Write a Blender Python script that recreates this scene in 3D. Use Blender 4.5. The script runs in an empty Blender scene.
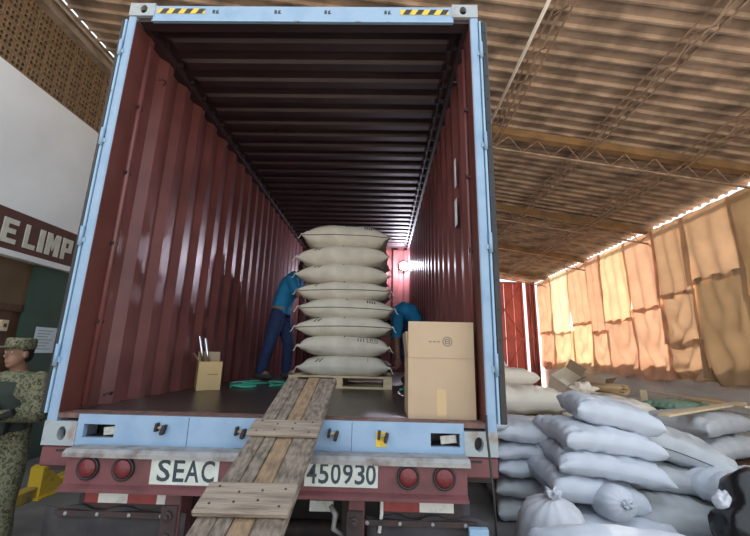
import bpy, bmesh, math, random
import numpy as np
from mathutils import Vector, Matrix, Euler, noise
random.seed(7)
SC = bpy.context.scene
COL = SC.collection
R = math.radians
# ------------------------------------------------------------------ camera
CAM = Vector((0.5906, -2.1428, 0.3518))
YAW, PIT, ROL, FPX = -0.019428, 0.226038, 0.022690, 374.81
_f = Vector((math.sin(YAW)*math.cos(PIT), math.cos(YAW)*math.cos(PIT), math.sin(PIT)))
_r0 = Vector((math.cos(YAW), -math.sin(YAW), 0)); _u0 = _r0.cross(_f)
_r = _r0*math.cos(ROL) + _u0*math.sin(ROL); _u = _u0*math.cos(ROL) - _r0*math.sin(ROL)
cam = bpy.data.objects.new('camera', bpy.data.cameras.new('camera')); COL.objects.link(cam)
m = Matrix.Identity(4)
for i in range(3):
    m[i][0], m[i][1], m[i][2], m[i][3] = _r[i], _u[i], -_f[i], CAM[i]
cam.matrix_world = m
cam.data.sensor_width = 36; cam.data.lens = 36*FPX/750; cam.data.clip_start = .02
SC.camera = cam
# ------------------------------------------------------------------ sky, sun, exposure
w = bpy.data.worlds.new('sky'); SC.world = w; w.use_nodes = True
w.node_tree.nodes['Background'].inputs[0].default_value = (.80, .90, 1.0, 1)
w.node_tree.nodes['Background'].inputs[1].default_value = 1.2
sun = bpy.data.objects.new('sun', bpy.data.lights.new('sun', 'SUN')); COL.objects.link(sun)
sun.data.energy = 11.0; sun.data.angle = R(1.0); sun.data.color = (1, .89, .74)
sun.rotation_euler = (Vector((-.62, -.58, -.50))).to_track_quat('-Z', 'Y').to_euler()   # light travels from the right, outside
vs = SC.view_settings
vs.view_transform = 'Standard'; vs.look = 'None'; vs.gamma = 1; vs.use_curve_mapping = False
vs.exposure = 0.7
# ------------------------------------------------------------------ helpers: pixel to place
def ray(x, y): return _f + _r*((x-375)/FPX) + _u*((268-y)/FPX)
def atY(x, y, v): d = ray(x, y); return CAM + d*((v-CAM.y)/d.y)
def atX(x, y, v): d = ray(x, y); return CAM + d*((v-CAM.x)/d.x)
def atZ(x, y, v): d = ray(x, y); return CAM + d*((v-CAM.z)/d.z)
# ------------------------------------------------------------------ materials
def mat(name, col, rough=.6, metal=0, var=.15, vscale=6, bump=0, bscale=60, col2=None, thr=None, transl=0, spec=.5, stretch=None):
    M = bpy.data.materials.new(name); M.use_nodes = True
    nt = M.node_tree; N = nt.nodes; L = nt.links; b = N['Principled BSDF']
    b.inputs['Roughness'].default_value = rough; b.inputs['Metallic'].default_value = metal
    b.inputs['Specular IOR Level'].default_value = spec
    tc = N.new('ShaderNodeTexCoord'); src = tc.outputs['Object']
    if stretch:
        mp = N.new('ShaderNodeMapping'); mp.inputs['Scale'].default_value = stretch
        L.new(src, mp.inputs[0]); src = mp.outputs[0]
    n = N.new('ShaderNodeTexNoise'); n.inputs['Scale'].default_value = vscale; n.inputs['Detail'].default_value = 6
    L.new(src, n.inputs['Vector'])
    cr = N.new('ShaderNodeValToRGB')
    c2 = col2 or tuple(max(0, c*(1-var)) for c in col); c1 = col if col2 else tuple(min(1, c*(1+var)) for c in col)
    lo, hi = thr or (.3, .7)
    cr.color_ramp.elements[0].position = lo; cr.color_ramp.elements[1].position = hi
    cr.color_ramp.elements[0].color = (*c1, 1); cr.color_ramp.elements[1].color = (*c2, 1)
    L.new(n.outputs[0], cr.inputs[0]); L.new(cr.outputs[0], b.inputs['Base Color'])
    if bump:
        n2 = N.new('ShaderNodeTexNoise'); n2.inputs['Scale'].default_value = bscale; n2.inputs['Detail'].default_value = 3
        L.new(src, n2.inputs['Vector'])
        bp = N.new('ShaderNodeBump'); bp.inputs['Strength'].default_value = bump; bp.inputs['Distance'].default_value = .01
        L.new(n2.outputs[0], bp.inputs['Height']); L.new(bp.outputs[0], b.inputs['Normal'])
    if transl:
        t = N.new('ShaderNodeBsdfTranslucent'); L.new(cr.outputs[0], t.inputs[0])
        mx = N.new('ShaderNodeMixShader'); mx.inputs[0].default_value = transl
        L.new(b.outputs[0], mx.inputs[1]); L.new(t.outputs[0], mx.inputs[2])
        L.new(mx.outputs[0], N['Material Output'].inputs[0])
    return M
M = {}
def mk(k, *a, **kw): M[k] = mat(k, *a, **kw); return M[k]
mk('blue', (.235, .345, .485), .5, var=.2, vscale=5, col2=(.17, .28, .42), bump=.1, thr=(.45, .75))
mk('blue_worn', (.25, .39, .54), .55, vscale=14, col2=(.20, .13, .09), thr=(.62, .70), bump=.15)
mk('casting', (.30, .34, .36), .6, vscale=9, col2=(.22, .12, .07), thr=(.5, .75), bump=.2)
mk('maroon', (.140, .046, .043), .36, var=.25, vscale=3, bump=.05, bscale=25)
mk('maroon_shaded', (.028, .014, .015), .55, var=.3, vscale=3)  # same maroon with the container ceiling's shade put into the colour
mk('maroon_post', (.10, .028, .022), .5, var=.2, vscale=4)
mk('cont_floor', (.030, .022, .018), .30, vscale=7, col2=(.075, .058, .048), thr=(.45, .8), bump=.25, bscale=30, stretch=(3, .6, 1))
mk('threshold', (.20, .10, .08), .7, vscale=20, col2=(.07, .045, .04), bump=.3)
mk('black', (.012, .012, .014), .5, var=.3)
mk('rubber', (.020, .019, .022), .75, vscale=8, col2=(.05, .042, .045), bump=.3, bscale=25)
mk('yellow', (.66, .45, .03), .55, vscale=14, col2=(.30, .20, .05), thr=(.55, .8))
mk('yellow_worn', (.50, .33, .05), .8, vscale=7, col2=(.20, .17, .12), thr=(.45, .62), bump=.2)
mk('truck_red', (.15, .048, .054), .55, vscale=9, col2=(.075, .03, .03), thr=(.45, .75), bump=.15)
mk('truck_dark', (.055, .028, .026), .7, vscale=12, col2=(.025, .02, .02), bump=.4, bscale=40)
mk('truck_steel', (.30, .30, .30), .5, metal=.3, vscale=12, col2=(.13, .09, .08), thr=(.45, .75), bump=.2)
mk('lens_red', (.13, .016, .02), .35, var=.15, vscale=30, bump=.25, bscale=90)
mk('plate_white', (.62, .66, .62), .6, vscale=10, col2=(.45, .46, .42))
mk('ink', (.035, .05, .06), .7)
mk('ink_soft', (.10, .095, .085), .8)
mk('tape_white', (.62, .62, .58), .4, vscale=18, col2=(.35, .33, .30), thr=(.5, .75))
mk('tape_red', (.24, .03, .03), .4, vscale=18)
mk('jute', (.64, .60, .51), .9, var=.12, vscale=6, bump=.5, bscale=160)
mk('twine', (.62, .60, .54), .9)
mk('pine', (.66, .52, .33), .7, var=.15, vscale=4, bump=.15, stretch=(1, 8, 8))
mk('wood_grey', (.23, .185, .145), .85, vscale=4, col2=(.09, .068, .05), thr=(.35, .65), bump=.6, bscale=18, stretch=(14, 1, 14))
mk('wood_tan', (.27, .18, .105), .85, vscale=4, col2=(.14, .09, .055), thr=(.35, .7), bump=.5, bscale=18, stretch=(14, 1, 14))
mk('wood_cleat', (.27, .215, .17), .85, vscale=5, col2=(.13, .10, .075), thr=(.4, .7), bump=.6, bscale=18, stretch=(1, 10, 10))
mk('cardboard', (.40, .295, .195), .8, var=.07, vscale=3)
mk('cardboard_in', (.35, .245, .155), .85, var=.07, vscale=3)
mk('cardboard_y', (.60, .42, .20), .8, var=.08, vscale=4)
mk('tape', (.43, .31, .16), .25, var=.05)
mk('chrome', (.75, .78, .82), .15, metal=1, var=.05)
mk('green_strap', (.05, .42, .28), .5, var=.2)
mk('pp', (.56, .59, .65), .55, var=.06, vscale=5, bump=.35, bscale=110)
mk('pp_light', (.74, .78, .86), .5, var=.05, vscale=4, bump=.2, bscale=110)
mk('pp_warm', (.70, .66, .60), .6, var=.07, vscale=4, bump=.35, bscale=110)
mk('pp_grey', (.46, .475, .49), .6, var=.09, vscale=5, bump=.35, bscale=110)
mk('pp_beige', (.84, .75, .62), .75, var=.07, vscale=4, bump=.4, bscale=130)
mk('tan_sack', (.55, .36, .19), .85, var=.12, vscale=5, bump=.45, bscale=130)
mk('green_sack', (.22, .36, .27), .75, var=.2, vscale=6, bump=.4, bscale=110)
mk('film', (.62, .62, .66), .28, var=.08, vscale=9, bump=.3, bscale=20)
mk('black_film', (.010, .010, .012), .28, bump=.5, bscale=14)
mk('white_wall', (.80, .82, .84), .9, vscale=1.1, col2=(.68, .69, .70), thr=(.4, .8), bump=.1)
mk('sign_brown', (.095, .040, .034), .7, var=.15)
mk('sign_letter', (.58, .57, .50), .8, var=.1)
mk('wall_green', (.030, .068, .055), .6, var=.2, vscale=2)
mk('wall_umber', (.13, .085, .045), .85, var=.2, vscale=2)
mk('door_brown', (.085, .036, .018), .6, var=.25, vscale=3, stretch=(8, 8, 1))
mk('clay', (.28, .18, .10), .9, vscale=10, col2=(.16, .10, .055), bump=.3)
mk('beam_grey', (.36, .29, .23), .8, vscale=5, col2=(.20, .15, .11), thr=(.4, .7))
mk('roof', (.46, .34, .255), .85, vscale=1.9, col2=(.12, .085, .064), thr=(.40, .68), bump=.2, bscale=20)
mk('girder', (.30, .17, .07), .7, vscale=3, col2=(.17, .10, .05), thr=(.4, .7))
mk('rust', (.42, .29, .20), .75, vscale=6, col2=(.22, .14, .095), thr=(.4, .7))
mk('pipe_white', (.72, .66, .58), .5, var=.1)
mk('concrete', (.19, .186, .182), .85, vscale=2.2, col2=(.11, .104, .10), thr=(.35, .7), bump=.25, bscale=25)
mk('wall_conc', (.72, .65, .59), .9, vscale=2.0, col2=(.55, .48, .43), thr=(.35, .7), bump=.3, bscale=20, stretch=(1, .4, 2))
mk('yard', (.70, .62, .52), .9, vscale=.8, col2=(.60, .53, .44), bump=.2, bscale=8)  # paleness set to throw sunlight up onto the roof ribs
mk('dirt', (.22, .15, .10), .9, vscale=6, col2=(.13, .09, .06), bump=.4, bscale=15)
mk('gate_red', (.72, .17, .14), .55, var=.15, vscale=2)
mk('gate_dark', (.40, .11, .09), .6, var=.15, vscale=2)
mk('skin', (.30, .155, .10), .55, var=.1, vscale=12)
mk('shirt_blue', (.015, .23, .48), .8, var=.15, vscale=7, bump=.3, bscale=12)
mk('jeans', (.022, .045, .13), .85, var=.3, vscale=8, bump=.3, bscale=16)
mk('shoe', (.07, .06, .06), .7)
mk('belt', (.30, .20, .13), .6)
mk('hair', (.012, .010, .009), .8)
mk('vest', (.022, .030, .024), .85, var=.3, bump=.3, bscale=20)
mk('boot', (.03, .024, .018), .7)
mk('paper', (.66, .76, .85), .8, var=.05)
mk('sticker', (.78, .82, .86), .6, var=.05)
mk('gun', (.018, .018, .018), .45)
def camo():
    c = mk('camo', (.20, .19, .12), .9)
    nt = c.node_tree; N = nt.nodes; cr = [n for n in N if n.type == 'VALTORGB'][0]; ns = [n for n in N if n.type == 'TEX_NOISE'][0]
    ns.inputs['Scale'].default_value = 26; cr.color_ramp.interpolation = 'CONSTANT'
    e = cr.color_ramp.elements
    e[0].position = 0; e[0].color = (.075, .085, .045, 1); e[1].position = .44; e[1].color = (.20, .18, .115, 1)
    for p, k in ((.53, (.11, .118, .062, 1)), (.60, (.04, .033, .022, 1)), (.66, (.24, .22, .155, 1))):
        x = e.new(p); x.color = k
camo()
BUR = []
for i, (c, t) in enumerate((((.76, .47, .30), .24), ((.80, .56, .34), .27), ((.83, .68, .47), .28), ((.73, .43, .28), .23), ((.60, .38, .23), .15), ((.46, .30, .165), .09), ((.43, .31, .145), .08))):
    BUR.append(mat('burlap_%d' % i, c, .9, var=.10, vscale=2.5, bump=.4, bscale=70, transl=t*.82))
lm = bpy.data.materials.new('lamp_glow'); lm.use_nodes = True
pb = lm.node_tree.nodes['Principled BSDF']; pb.inputs['Emission Color'].default_value = (.82, .88, 1, 1); pb.inputs['Emission Strength'].default_value = 60
M['lamp_glow'] = lm
# ------------------------------------------------------------------ mesh building
class MB:
    def __init__(s): s.v = []; s.f = []
    def add(s, v, f):
        o = len(s.v); s.v += [tuple(p) for p in v]; s.f += [tuple(i+o for i in q) for q in f]; return s
    def box(s, x0, x1, y0, y1, z0, z1, mtx=None, c=0):
        if c:   # chamfered box
            bm = bmesh.new(); bmesh.ops.create_cube(bm, size=1)
            for v in bm.verts: v.co = Vector((x0 if v.co.x < 0 else x1, y0 if v.co.y < 0 else y1, z0 if v.co.z < 0 else z1))
            bmesh.ops.bevel(bm, geom=bm.edges[:], offset=c, segments=1, affect='EDGES')
            bm.verts.index_update(); V = [v.co.copy() for v in bm.verts]; F = [[v.index for v in f.verts] for f in bm.faces]; bm.free()
        else:
            V = [Vector((x, y, z)) for z in (z0, z1) for y in (y0, y1) for x in (x0, x1)]
            F = [(0, 2, 3, 1), (4, 5, 7, 6), (0, 1, 5, 4), (2, 6, 7, 3), (0, 4, 6, 2), (1, 3, 7, 5)]
        if mtx: V = [mtx @ p for p in V]
        return s.add(V, F)
    def tube(s, pts, r, n=8, cap=True):
        pts = [Vector(p) for p in pts]; k = len(pts); rs = r if isinstance(r, (list, tuple)) else [r]*k
        up = None; V = []; F = []
        for i, p in enumerate(pts):
            t = (pts[min(i+1, k-1)]-pts[max(i-1, 0)]).normalized()
            if up is None: up = t.orthogonal().normalized()
            a = (up-t*up.dot(t)); a = a.normalized() if a.length > 1e-6 else t.orthogonal().normalized(); up = a
            b = t.cross(a)
            V += [p+(a*math.cos(2*math.pi*j/n)+b*math.sin(2*math.pi*j/n))*rs[i] for j in range(n)]
        for i in range(k-1):
            for j in range(n): F.append((i*n+j, i*n+(j+1) % n, (i+1)*n+(j+1) % n, (i+1)*n+j))
        if cap: F += [tuple(range(n-1, -1, -1)), tuple((k-1)*n+j for j in range(n))]
        return s.add(V, F)
    def lathe(s, prof, mtx=None, n=20):   # profile (r, z) about local z
        V = []; F = []
        for r, z in prof: V += [Vector((r*math.cos(2*math.pi*j/n), r*math.sin(2*math.pi*j/n), z)) for j in range(n)]
        for i in range(len(prof)-1):
            for j in range(n): F.append((i*n+j, i*n+(j+1) % n, (i+1)*n+(j+1) % n, (i+1)*n+j))
        if prof[0][0] > 0: F.append(tuple(range(n-1, -1, -1)))
        if prof[-1][0] > 0: F.append(tuple((len(prof)-1)*n+j for j in range(n)))
        if mtx: V = [mtx @ p for p in V]
        return s.add(V, F)
    def prism(s, poly, axis, a0, a1):     # polygon in the two other axes, extruded
        def P(u, v, a): return {'x': (a, u, v), 'y': (u, a, v), 'z': (u, v, a)}[axis]
        n = len(poly); V = [P(u, v, a0) for u, v in poly]+[P(u, v, a1) for u, v in poly]
        F = [tuple(range(n)), tuple(range(2*n-1, n-1, -1))]+[(i, i+n, (i+1) % n+n, (i+1) % n) for i in range(n)]
        return s.add(V, F)
    def mesh(s, name, smooth=False):
        me = bpy.data.meshes.new(name); me.from_pydata([tuple(p) for p in s.v], [], s.f)
        bm = bmesh.new(); bm.from_mesh(me); bmesh.ops.remove_doubles(bm, verts=bm.verts, dist=1e-6)
        bmesh.ops.recalc_face_normals(bm, faces=bm.faces); bm.to_mesh(me); bm.free()
        if smooth:
            me.polygons.foreach_set('use_smooth', [True]*len(me.polygons))
        me.update(); return me
    def obj(s, name, material, parent=None, smooth=False): return link(name, s.mesh(name, smooth), material, parent)
def link(name, me, material=None, parent=None, local=False):
    o = bpy.data.objects.new(name, me); COL.objects.link(o)
    if material is not None:
        if me.materials: me.materials[0] = M.get(material, material) if isinstance(material, str) else material
        else: me.materials.append(M[material] if isinstance(material, str) else material)
    if parent is not None:
        o.parent = parent
        if not local: o.matrix_parent_inverse = Matrix.Translation(parent.location).inverted()
    return o
def tag(o, label=None, cat=None, group=None, kind=None):
    for k, v in (('label', label), ('category', cat), ('group', group), ('kind', kind)):
        if v: o[k] = v
    return o
def thing(name, label, cat, loc=(0, 0, 0), group=None, kind=None):
    o = bpy.data.objects.new(name, None); COL.objects.link(o); o.location = loc; o.empty_display_size = .1
    return tag(o, label, cat, group, kind)
def box(name, x0, x1, y0, y1, z0, z1, material, parent=None, c=0): return MB().box(x0, x1, y0, y1, z0, z1, c=c).obj(name, material, parent)
def text_mesh(name, s, width, height, depth, bold=.0):
    cu = bpy.data.curves.new(name, 'FONT'); cu.body = s; cu.extrude = .5; cu.offset = bold; cu.size = 1; cu.resolution_u = 3
    o = bpy.data.objects.new(name, cu); COL.objects.link(o)
    bpy.context.view_layer.update()
    me = bpy.data.meshes.new_from_object(o.evaluated_get(bpy.context.evaluated_depsgraph_get()))
    bpy.data.objects.remove(o); bpy.data.curves.remove(cu)
    co = np.empty(len(me.vertices)*3); me.vertices.foreach_get('co', co); co = co.reshape(-1, 3)
    lo, hi = co.min(0), co.max(0)
    co = (co-lo)/(hi-lo)*np.array([width, height, depth]); me.vertices.foreach_set('co', co.ravel()); me.materials.clear(); me.update()
    return me

GZ = -1.4          # ground level; the container floor is z = 0
XL, XR = -4.55, 7.60
SL = .16           # roof slope
def roof_z(x): return 3.72 + SL*(XR-x)
# ================================================================== SETTING
o = box('floor_yard', -40, 40, -45, 45, GZ-.4, GZ-.2, 'yard'); tag(o, 'unseen yard around the building, made pale to bounce sunlight', 'yard', kind='structure')  # out-of-view ground added as a reflector for the sun
o = box('floor', -9, 9, -4.5, 15, GZ-.2, GZ, 'concrete'); tag(o, 'grey dusty concrete floor under the trailer and sack piles', 'floor', kind='structure')
o = box('wall_left_pavement', XL-2.5, -3.55, -4, 14.5, GZ, GZ+.12, 'concrete'); tag(o, 'raised grey pavement along the green wall', 'pavement', kind='structure')
kerb = thing('kerb', 'yellow painted kerb edge beside the pavement', 'kerb', (-3.5, 0, GZ), kind='structure')
y = -3.9
while y < 14:
    box('kerb_stone', -3.56, -3.43, y, y+.985, GZ, GZ+.135, 'yellow_worn', kerb, c=.012); y += 1.0
# left wall: white upper wall, red-brown sign band, green lower wall, umber recess with a door
wl = thing('wall_left', 'white plastered wall with green base and open brick top', 'wall', (XL, 0, GZ), kind='structure')
box('plaster', XL-.2, XL, -4, 14.5, 2.19, 4.11, 'white_wall', wl)
box('green_base', XL-.2, XL, 3.22, 14.5, GZ, 1.58, 'wall_green', wl)
box('green_pier', XL-.2, XL, -4, .6, GZ, 1.58, 'wall_green', wl)
box('recess_upper', XL-.20, XL-.05, .6, 3.22, .93, 1.58, 'wall_umber', wl)
d = thing('door_1', 'dark brown wooden door set back under the sign', 'door', (XL-.1, 2, GZ), kind='structure')
for k in range(6): box('door_board', XL-.16, XL-.07-.006*(k % 2), .62+k*.44, 1.05+k*.44, GZ+.12, .93, 'door_brown', d)
box('door_rail', XL-.076, XL-.04, .62, 3.2, .83, .93, 'door_brown', d)
sgn = thing('wall_sign', 'red-brown painted sign band with large pale letters', 'sign', (XL, 3, 1.58))
box('board', XL-.2, XL+.03, -1.0, 6.5, 1.62, 2.19, 'sign_brown', sgn)
box('ledge', XL-.2, XL+.10, -1.0, 6.5, 1.54, 1.62, 'white_wall', sgn)
def sign_letter(ch, y0, y1, z0, z1):      # painted block letters cut as thin slabs
    mb = MB(); w_, h_ = y1-y0, z1-z0; k = min(.085, w_*.34); xa, xb = XL+.028, XL+.042
    def bar(a, b, c, d): mb.box(xa, xb, y0+a, y0+b, z0+c, z0+d)
    t = h_*.20
    if ch == 'I': k = w_
    bar(0, k, 0, h_)
    if ch == 'E': bar(k, w_, 0, t); bar(k, w_*.88, h_*.41, h_*.41+t); bar(k, w_, h_-t, h_)
    if ch == 'L': bar(k, w_, 0, t)
    if ch == 'P': bar(k, w_, h_-t, h_); bar(k, w_, h_*.36, h_*.36+t); bar(w_-k, w_, h_*.36+t, h_-t)
    if ch == 'M':
        bar(w_-k, w_, 0, h_); c = w_/2
        mb.prism([(y0+k, z1), (y0+k, z1-h_*.40), (y0+c, z0+h_*.22), (y0+c, z0+h_*.60)], 'x', xa, xb)
        mb.prism([(y1-k, z1), (y1-k, z1-h_*.40), (y0+c, z0+h_*.22), (y0+c, z0+h_*.60)], 'x', xa, xb)
    mb.obj('letter', 'sign_letter', sgn)
for ch, a, b in (('E', -2, 14.5), ('L', 22.5, 35), ('I', 38, 43.5), ('M', 46, 60), ('P', 62.5, 73)):
    p0 = atX(a, 234, XL); p1 = atX(b, 234, XL); sign_letter(ch, p0.y, p1.y, 1.72, 2.06)
o = MB().box(XL-.003, XL+.004, 3.43, 3.80, .26, .64).obj('notice_sheet', 'paper'); tag(o, 'pale blue notice sheet taped on the green wall', 'notice')
for k in range(7): box('text_line', XL+.004, XL+.0055, 3.47, 3.74-.04*(k % 3), .585-k*.045, .592-k*.045, 'ink_soft', o)
sw = box('switch_box', XL-.07, XL-.02, 2.93, 3.02, .55, .70, 'pine'); tag(sw, 'small square switch box on the brown door frame', 'switch box')
box('toggle', XL-.02, XL-.015, 2.955, 2.995, .60, .65, 'ink', sw)
# open clay blocks
def lattice_block(wd, ht, dp):
    mb = MB(); nx, nz = 3, 2; b = .022
    cw = (wd-.008-b)/nx; ch = (ht-.008-b)/nz
    for i in range(nx+1): mb.box(-dp, 0, i*cw, i*cw+b, 0, ht-.008)
    for i in range(nz+1):
        for j in range(nx): mb.box(-dp, -.002, j*cw+b, (j+1)*cw, i*ch, i*ch+b)
    for i in range(nx):
        for j in range(nz):   # corner fillets make the holes rounder
            for sy in (0, 1):
                for sz in (0, 1):
                    y0 = (i*cw+b) if sy == 0 else (i+1)*cw; z0 = (j*ch+b) if sz == 0 else (j+1)*ch
                    e = .018; yy = y0+(e if sy == 0 else -e); zz = z0+(e if sz == 0 else -e)
                    mb.add([(-.003, y0, z0), (-.003, yy, z0), (-.003, y0, zz)], [(0, 1, 2)])
    return mb.mesh('clay_block')
bw, bh = .225, .195
lb = lattice_block(bw, bh, .12); lb.materials.append(M['clay'])
for i in range(-4, 12):
    for j in range(6):
        o = bpy.data.objects.new('clay_block', lb); COL.objects.link(o); o.parent = wl
        o.matrix_parent_inverse = Matrix.Translation(wl.location).inverted()
        o.location = (XL-.004*((i*7+j*3) % 3), 1.7+i*bw, 4.115+j*bh)
box('mortar_wall', XL-.12, XL, 1.7+12*bw, 14.5, 4.11, 5.3, 'clay', wl)
box('mortar_wall', XL-.12, XL, -4, 1.7-4*bw, 4.11, 5.3, 'clay', wl)
o = box('wall_left_backing', XL-1.6, XL-1.4, -4, 14.5, GZ, 4.9, 'wall_umber'); tag(o, 'umber backing wall added to keep the clay block holes dark', 'wall', kind='structure')  # added to block the sky behind the open blocks
tb = thing('trim_1', 'long grey-brown eave beam above the clay blocks', 'beam', (XL, 0, 5.3), kind='structure')
box('beam_web', XL-.02, XL+.10, 1, 14.5, 5.28, 5.44, 'beam_grey', tb)
box('beam_flange', XL-.04, XL+.16, 1, 14.5, 5.44, 5.475, 'beam_grey', tb)
box('beam_flange', XL-.02, XL+.13, 1, 14.5, 5.265, 5.285, 'beam_grey', tb)
box('eave_strip', XL, XL+.012, 1, 14.5, 5.475, roof_z(XL)+.028, 'beam_grey', tb)
MB().tube([(XL+.20, 1, 5.40), (XL+.20, 14.5, 5.40)], .022).obj('conduit', 'beam_grey', tb, True)
# back wall and red gate
o = MB().box(XL-.2, 1.4, 14.5, 14.7, GZ, 5.9).obj('wall_back', 'white_wall'); tag(o, 'pale end wall behind the container', 'wall', kind='structure')
def gate(name, x0, x1, y, material, label, nb):
    g = thing(name, label, 'gate', ((x0+x1)/2, y, GZ), kind='structure')
    n = nb; wd = (x1-x0)/n
    for i in range(n): box('gate_sheet', x0+i*wd+.008, x0+(i+1)*wd-.008, y+.01*(i % 2), y+.03+.01*(i % 2), GZ+.08, 3.62, material, g)
    for z in (GZ+.08, 1.1, 3.55): box('gate_rail', x0, x1, y-.05, y+.01, z, z+.08, material, g)
    for xx in (x0, x1-.07): box('gate_stile', xx, xx+.07, y-.055, y+.01, GZ+.05, 3.65, material, g)
    for a, b in ((GZ+.12, 1.1), (1.18, 3.55)):
        MB().tube([(x0+.05, y-.02, a), (x1-.05, y-.02, b)], .025, 6).obj('gate_brace', material, g)
        MB().tube([(x0+.05, y-.02, b), (x1-.05, y-.02, a)], .025, 6).obj('gate_brace', material, g)
    return g
gate('door_2', 5.2, 6.84, 14.42, 'gate_red', 'red sheet metal gate leaf beside the bright gap', 4)
gate('door_3', 6.98, 7.38, 14.42, 'gate_dark', 'narrow dark red gate leaf next to the burlap', 2)
# roof: corrugated sheets
PITCH = .217
def corrugated(n, length, th=.006):
    mb = MB(); prof = []
    for i in range(n):
        b = i*PITCH
        prof += [(b, 0), (b+.032, 0), (b+.055, .048), (b+.204, .048)]
    prof.append((n*PITCH+.03, 0)); k = len(prof)
    V = []; F = []
    for zz in (0, th):
        for x in (0, length): V += [(x, p[0], p[1]+zz) for p in prof]
    for i in range(k-1):
        F += [(i, i+1, k+i+1, k+i), (2*k+i, 3*k+i, 3*k+i+1, 2*k+i+1), (i, 2*k+i, 2*k+i+1, i+1), (k+i, k+i+1, 3*k+i+1, 3*k+i)]
    F += [(0, k, 3*k, 2*k), (k-1, 3*k-1, 4*k-1, 2*k-1)]
    mb.add(V, F); return mb.mesh('roof_sheet')
ce = thing('ceiling', 'brown corrugated roof sheets sloping down to the burlap wall', 'roof', (0, 0, 4), kind='structure')
SLEN = 3.1415
rs = corrugated(5, SLEN); rs.materials.append(M['roof'])
ang = math.atan(SL)
for j in range(13):
    for i in range(4):
        x1 = 7.66-i*(SLEN-.06)*math.cos(ang)
        o = bpy.data.objects.new('roof_sheet', rs); COL.objects.link(o); o.parent = ce
        o.matrix_parent_inverse = Matrix.Translation(ce.location).inverted()
        o.matrix_basis = Matrix.Translation((x1, 1.0+j*5*PITCH, roof_z(x1)+.012*i)) @ Matrix.Rotation(ang, 4, 'Y') @ Matrix.Translation((-SLEN, 0, 0))
# trusses across and lattice purlins along
def slope_pt(x, y, dz): return Vector((x, y, roof_z(x)+dz))
dia = MB().tube([(-.13, 0, -.14), (.13, 0, .14)], .009, 5).mesh('web_bar'); dia.materials.append(M['rust'])
dia2 = MB().tube([(.13, 0, -.14), (-.13, 0, .14)], .009, 5).mesh('web_bar'); dia2.materials.append(M['rust'])
TY = ((4.08, 'brown roof truss nearest to the pale pipe end'), (7.29, 'second brown roof truss behind the pale pipe end'), (10.42, 'third brown roof truss toward the red gate'), (13.5, 'last roof truss next to the red gate'))
for ty, lab in TY:
    t = thing('roof_truss', lab, 'truss', (0, ty, 4), 'trusses across the roof', 'structure')
    def bar(x0, x1, dz0, dz1, hw, nm, mt):
        a = [slope_pt(x0, ty, 0), slope_pt(x1, ty, 0)]
        V = [(p.x, ty+s*hw, p.z+z) for p in a for s in (-1, 1) for z in (dz0, dz1)]
        MB().add(V, [(0, 1, 3, 2), (4, 6, 7, 5), (0, 4, 5, 1), (2, 3, 7, 6), (1, 5, 7, 3), (0, 2, 6, 4)]).obj(nm, mt, t)
    bar(XL, XR, -.17, -.03, .075, 'top_chord', 'girder')
    bar(XL, XR, -.46, -.43, .02, 'bottom_chord', 'rust')
    for i in range(24 if ty > 1 else 0):
        x = 1.3+i*.26
        o = bpy.data.objects.new('web_bar', dia if i % 2 else dia2); COL.objects.link(o); o.parent = t
        o.matrix_parent_inverse = Matrix.Translation(t.location).inverted(); o.location = slope_pt(x+.13, ty, -.30); o.rotation_euler = (0, ang, 0)
px_dia = MB().tube([(0, -.15, -.09), (0, .15, .09)], .010, 5).mesh('lacing_bar'); px_dia.materials.append(M['rust'])
px_dia2 = MB().tube([(0, .15, -.09), (0, -.15, .09)], .010, 5).mesh('lacing_bar'); px_dia2.materials.append(M['rust'])
for x, lab in ((2.62, 'lattice purlin beside the pale pipe'), (4.25, 'middle lattice purlin of the right roof half'), (5.92, 'lattice purlin nearest to the burlap wall')):
    t = thing('lattice_purlin', lab, 'purlin', (x, 5, roof_z(x)), 'lattice purlins along the roof', 'structure')
    for dx, dz in ((0, -.02), (0, -.22), (.10, -.22)):
        MB().tube([(x+dx, 1.05, roof_z(x+dx)+dz), (x+dx, 14.4, roof_z(x+dx)+dz)], .014, 6).obj('chord', 'rust', t)
    for i in range(44):
        y = 1.1+i*.30
        o = bpy.data.objects.new('lacing_bar', px_dia if i % 2 else px_dia2); COL.objects.link(o); o.parent = t
        o.matrix_parent_inverse = Matrix.Translation(t.location).inverted(); o.location = (x+.04, y+.15, roof_z(x)-.13); o.rotation_euler = (0, -.45*(1 if i % 2 else -1)*.6, 0)
o = MB().tube([slope_pt(2.42, 1.05, -.26), slope_pt(2.42, 3.85, -.26)], .022, 10).obj('ceiling_pipe', 'pipe_white', None, True); tag(o, 'pale straight pipe running under the roof beside the container', 'pipe')
tag(MB().lathe([(.03, -.16), (.035, -.10), (.012, -.09), (.012, .0)], Matrix.Translation(slope_pt(3.35, 1.22, -.04)), 10).obj('hanging_socket', 'rust', None, True), 'small hanging lamp socket under the roof sheets', 'lamp socket')
# right wall: low concrete wall, eave beam
wr = thing('wall_right', 'low weathered concrete wall under the burlap', 'wall', (XR, 5, GZ), kind='structure')
y = .7
while y < 14.5:
    for z0, z1 in ((GZ, -.62), (-.61, .25)): box('wall_block', XR+.0, XR+.18, y, min(y+2.3, 14.6)-.012, z0, z1, 'wall_conc', wr)
    y += 2.3
box('eave_beam', XR-.02, XR+.08, 1, 14.6, 3.555, 3.59, 'beam_grey', wr)
for ty in (4.08, 7.29, 10.42, 13.5): box('eave_bracket', XR-.04, XR+.06, ty-.06, ty+.06, 3.56, roof_z(XR)-.05, 'girder', wr)
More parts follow.
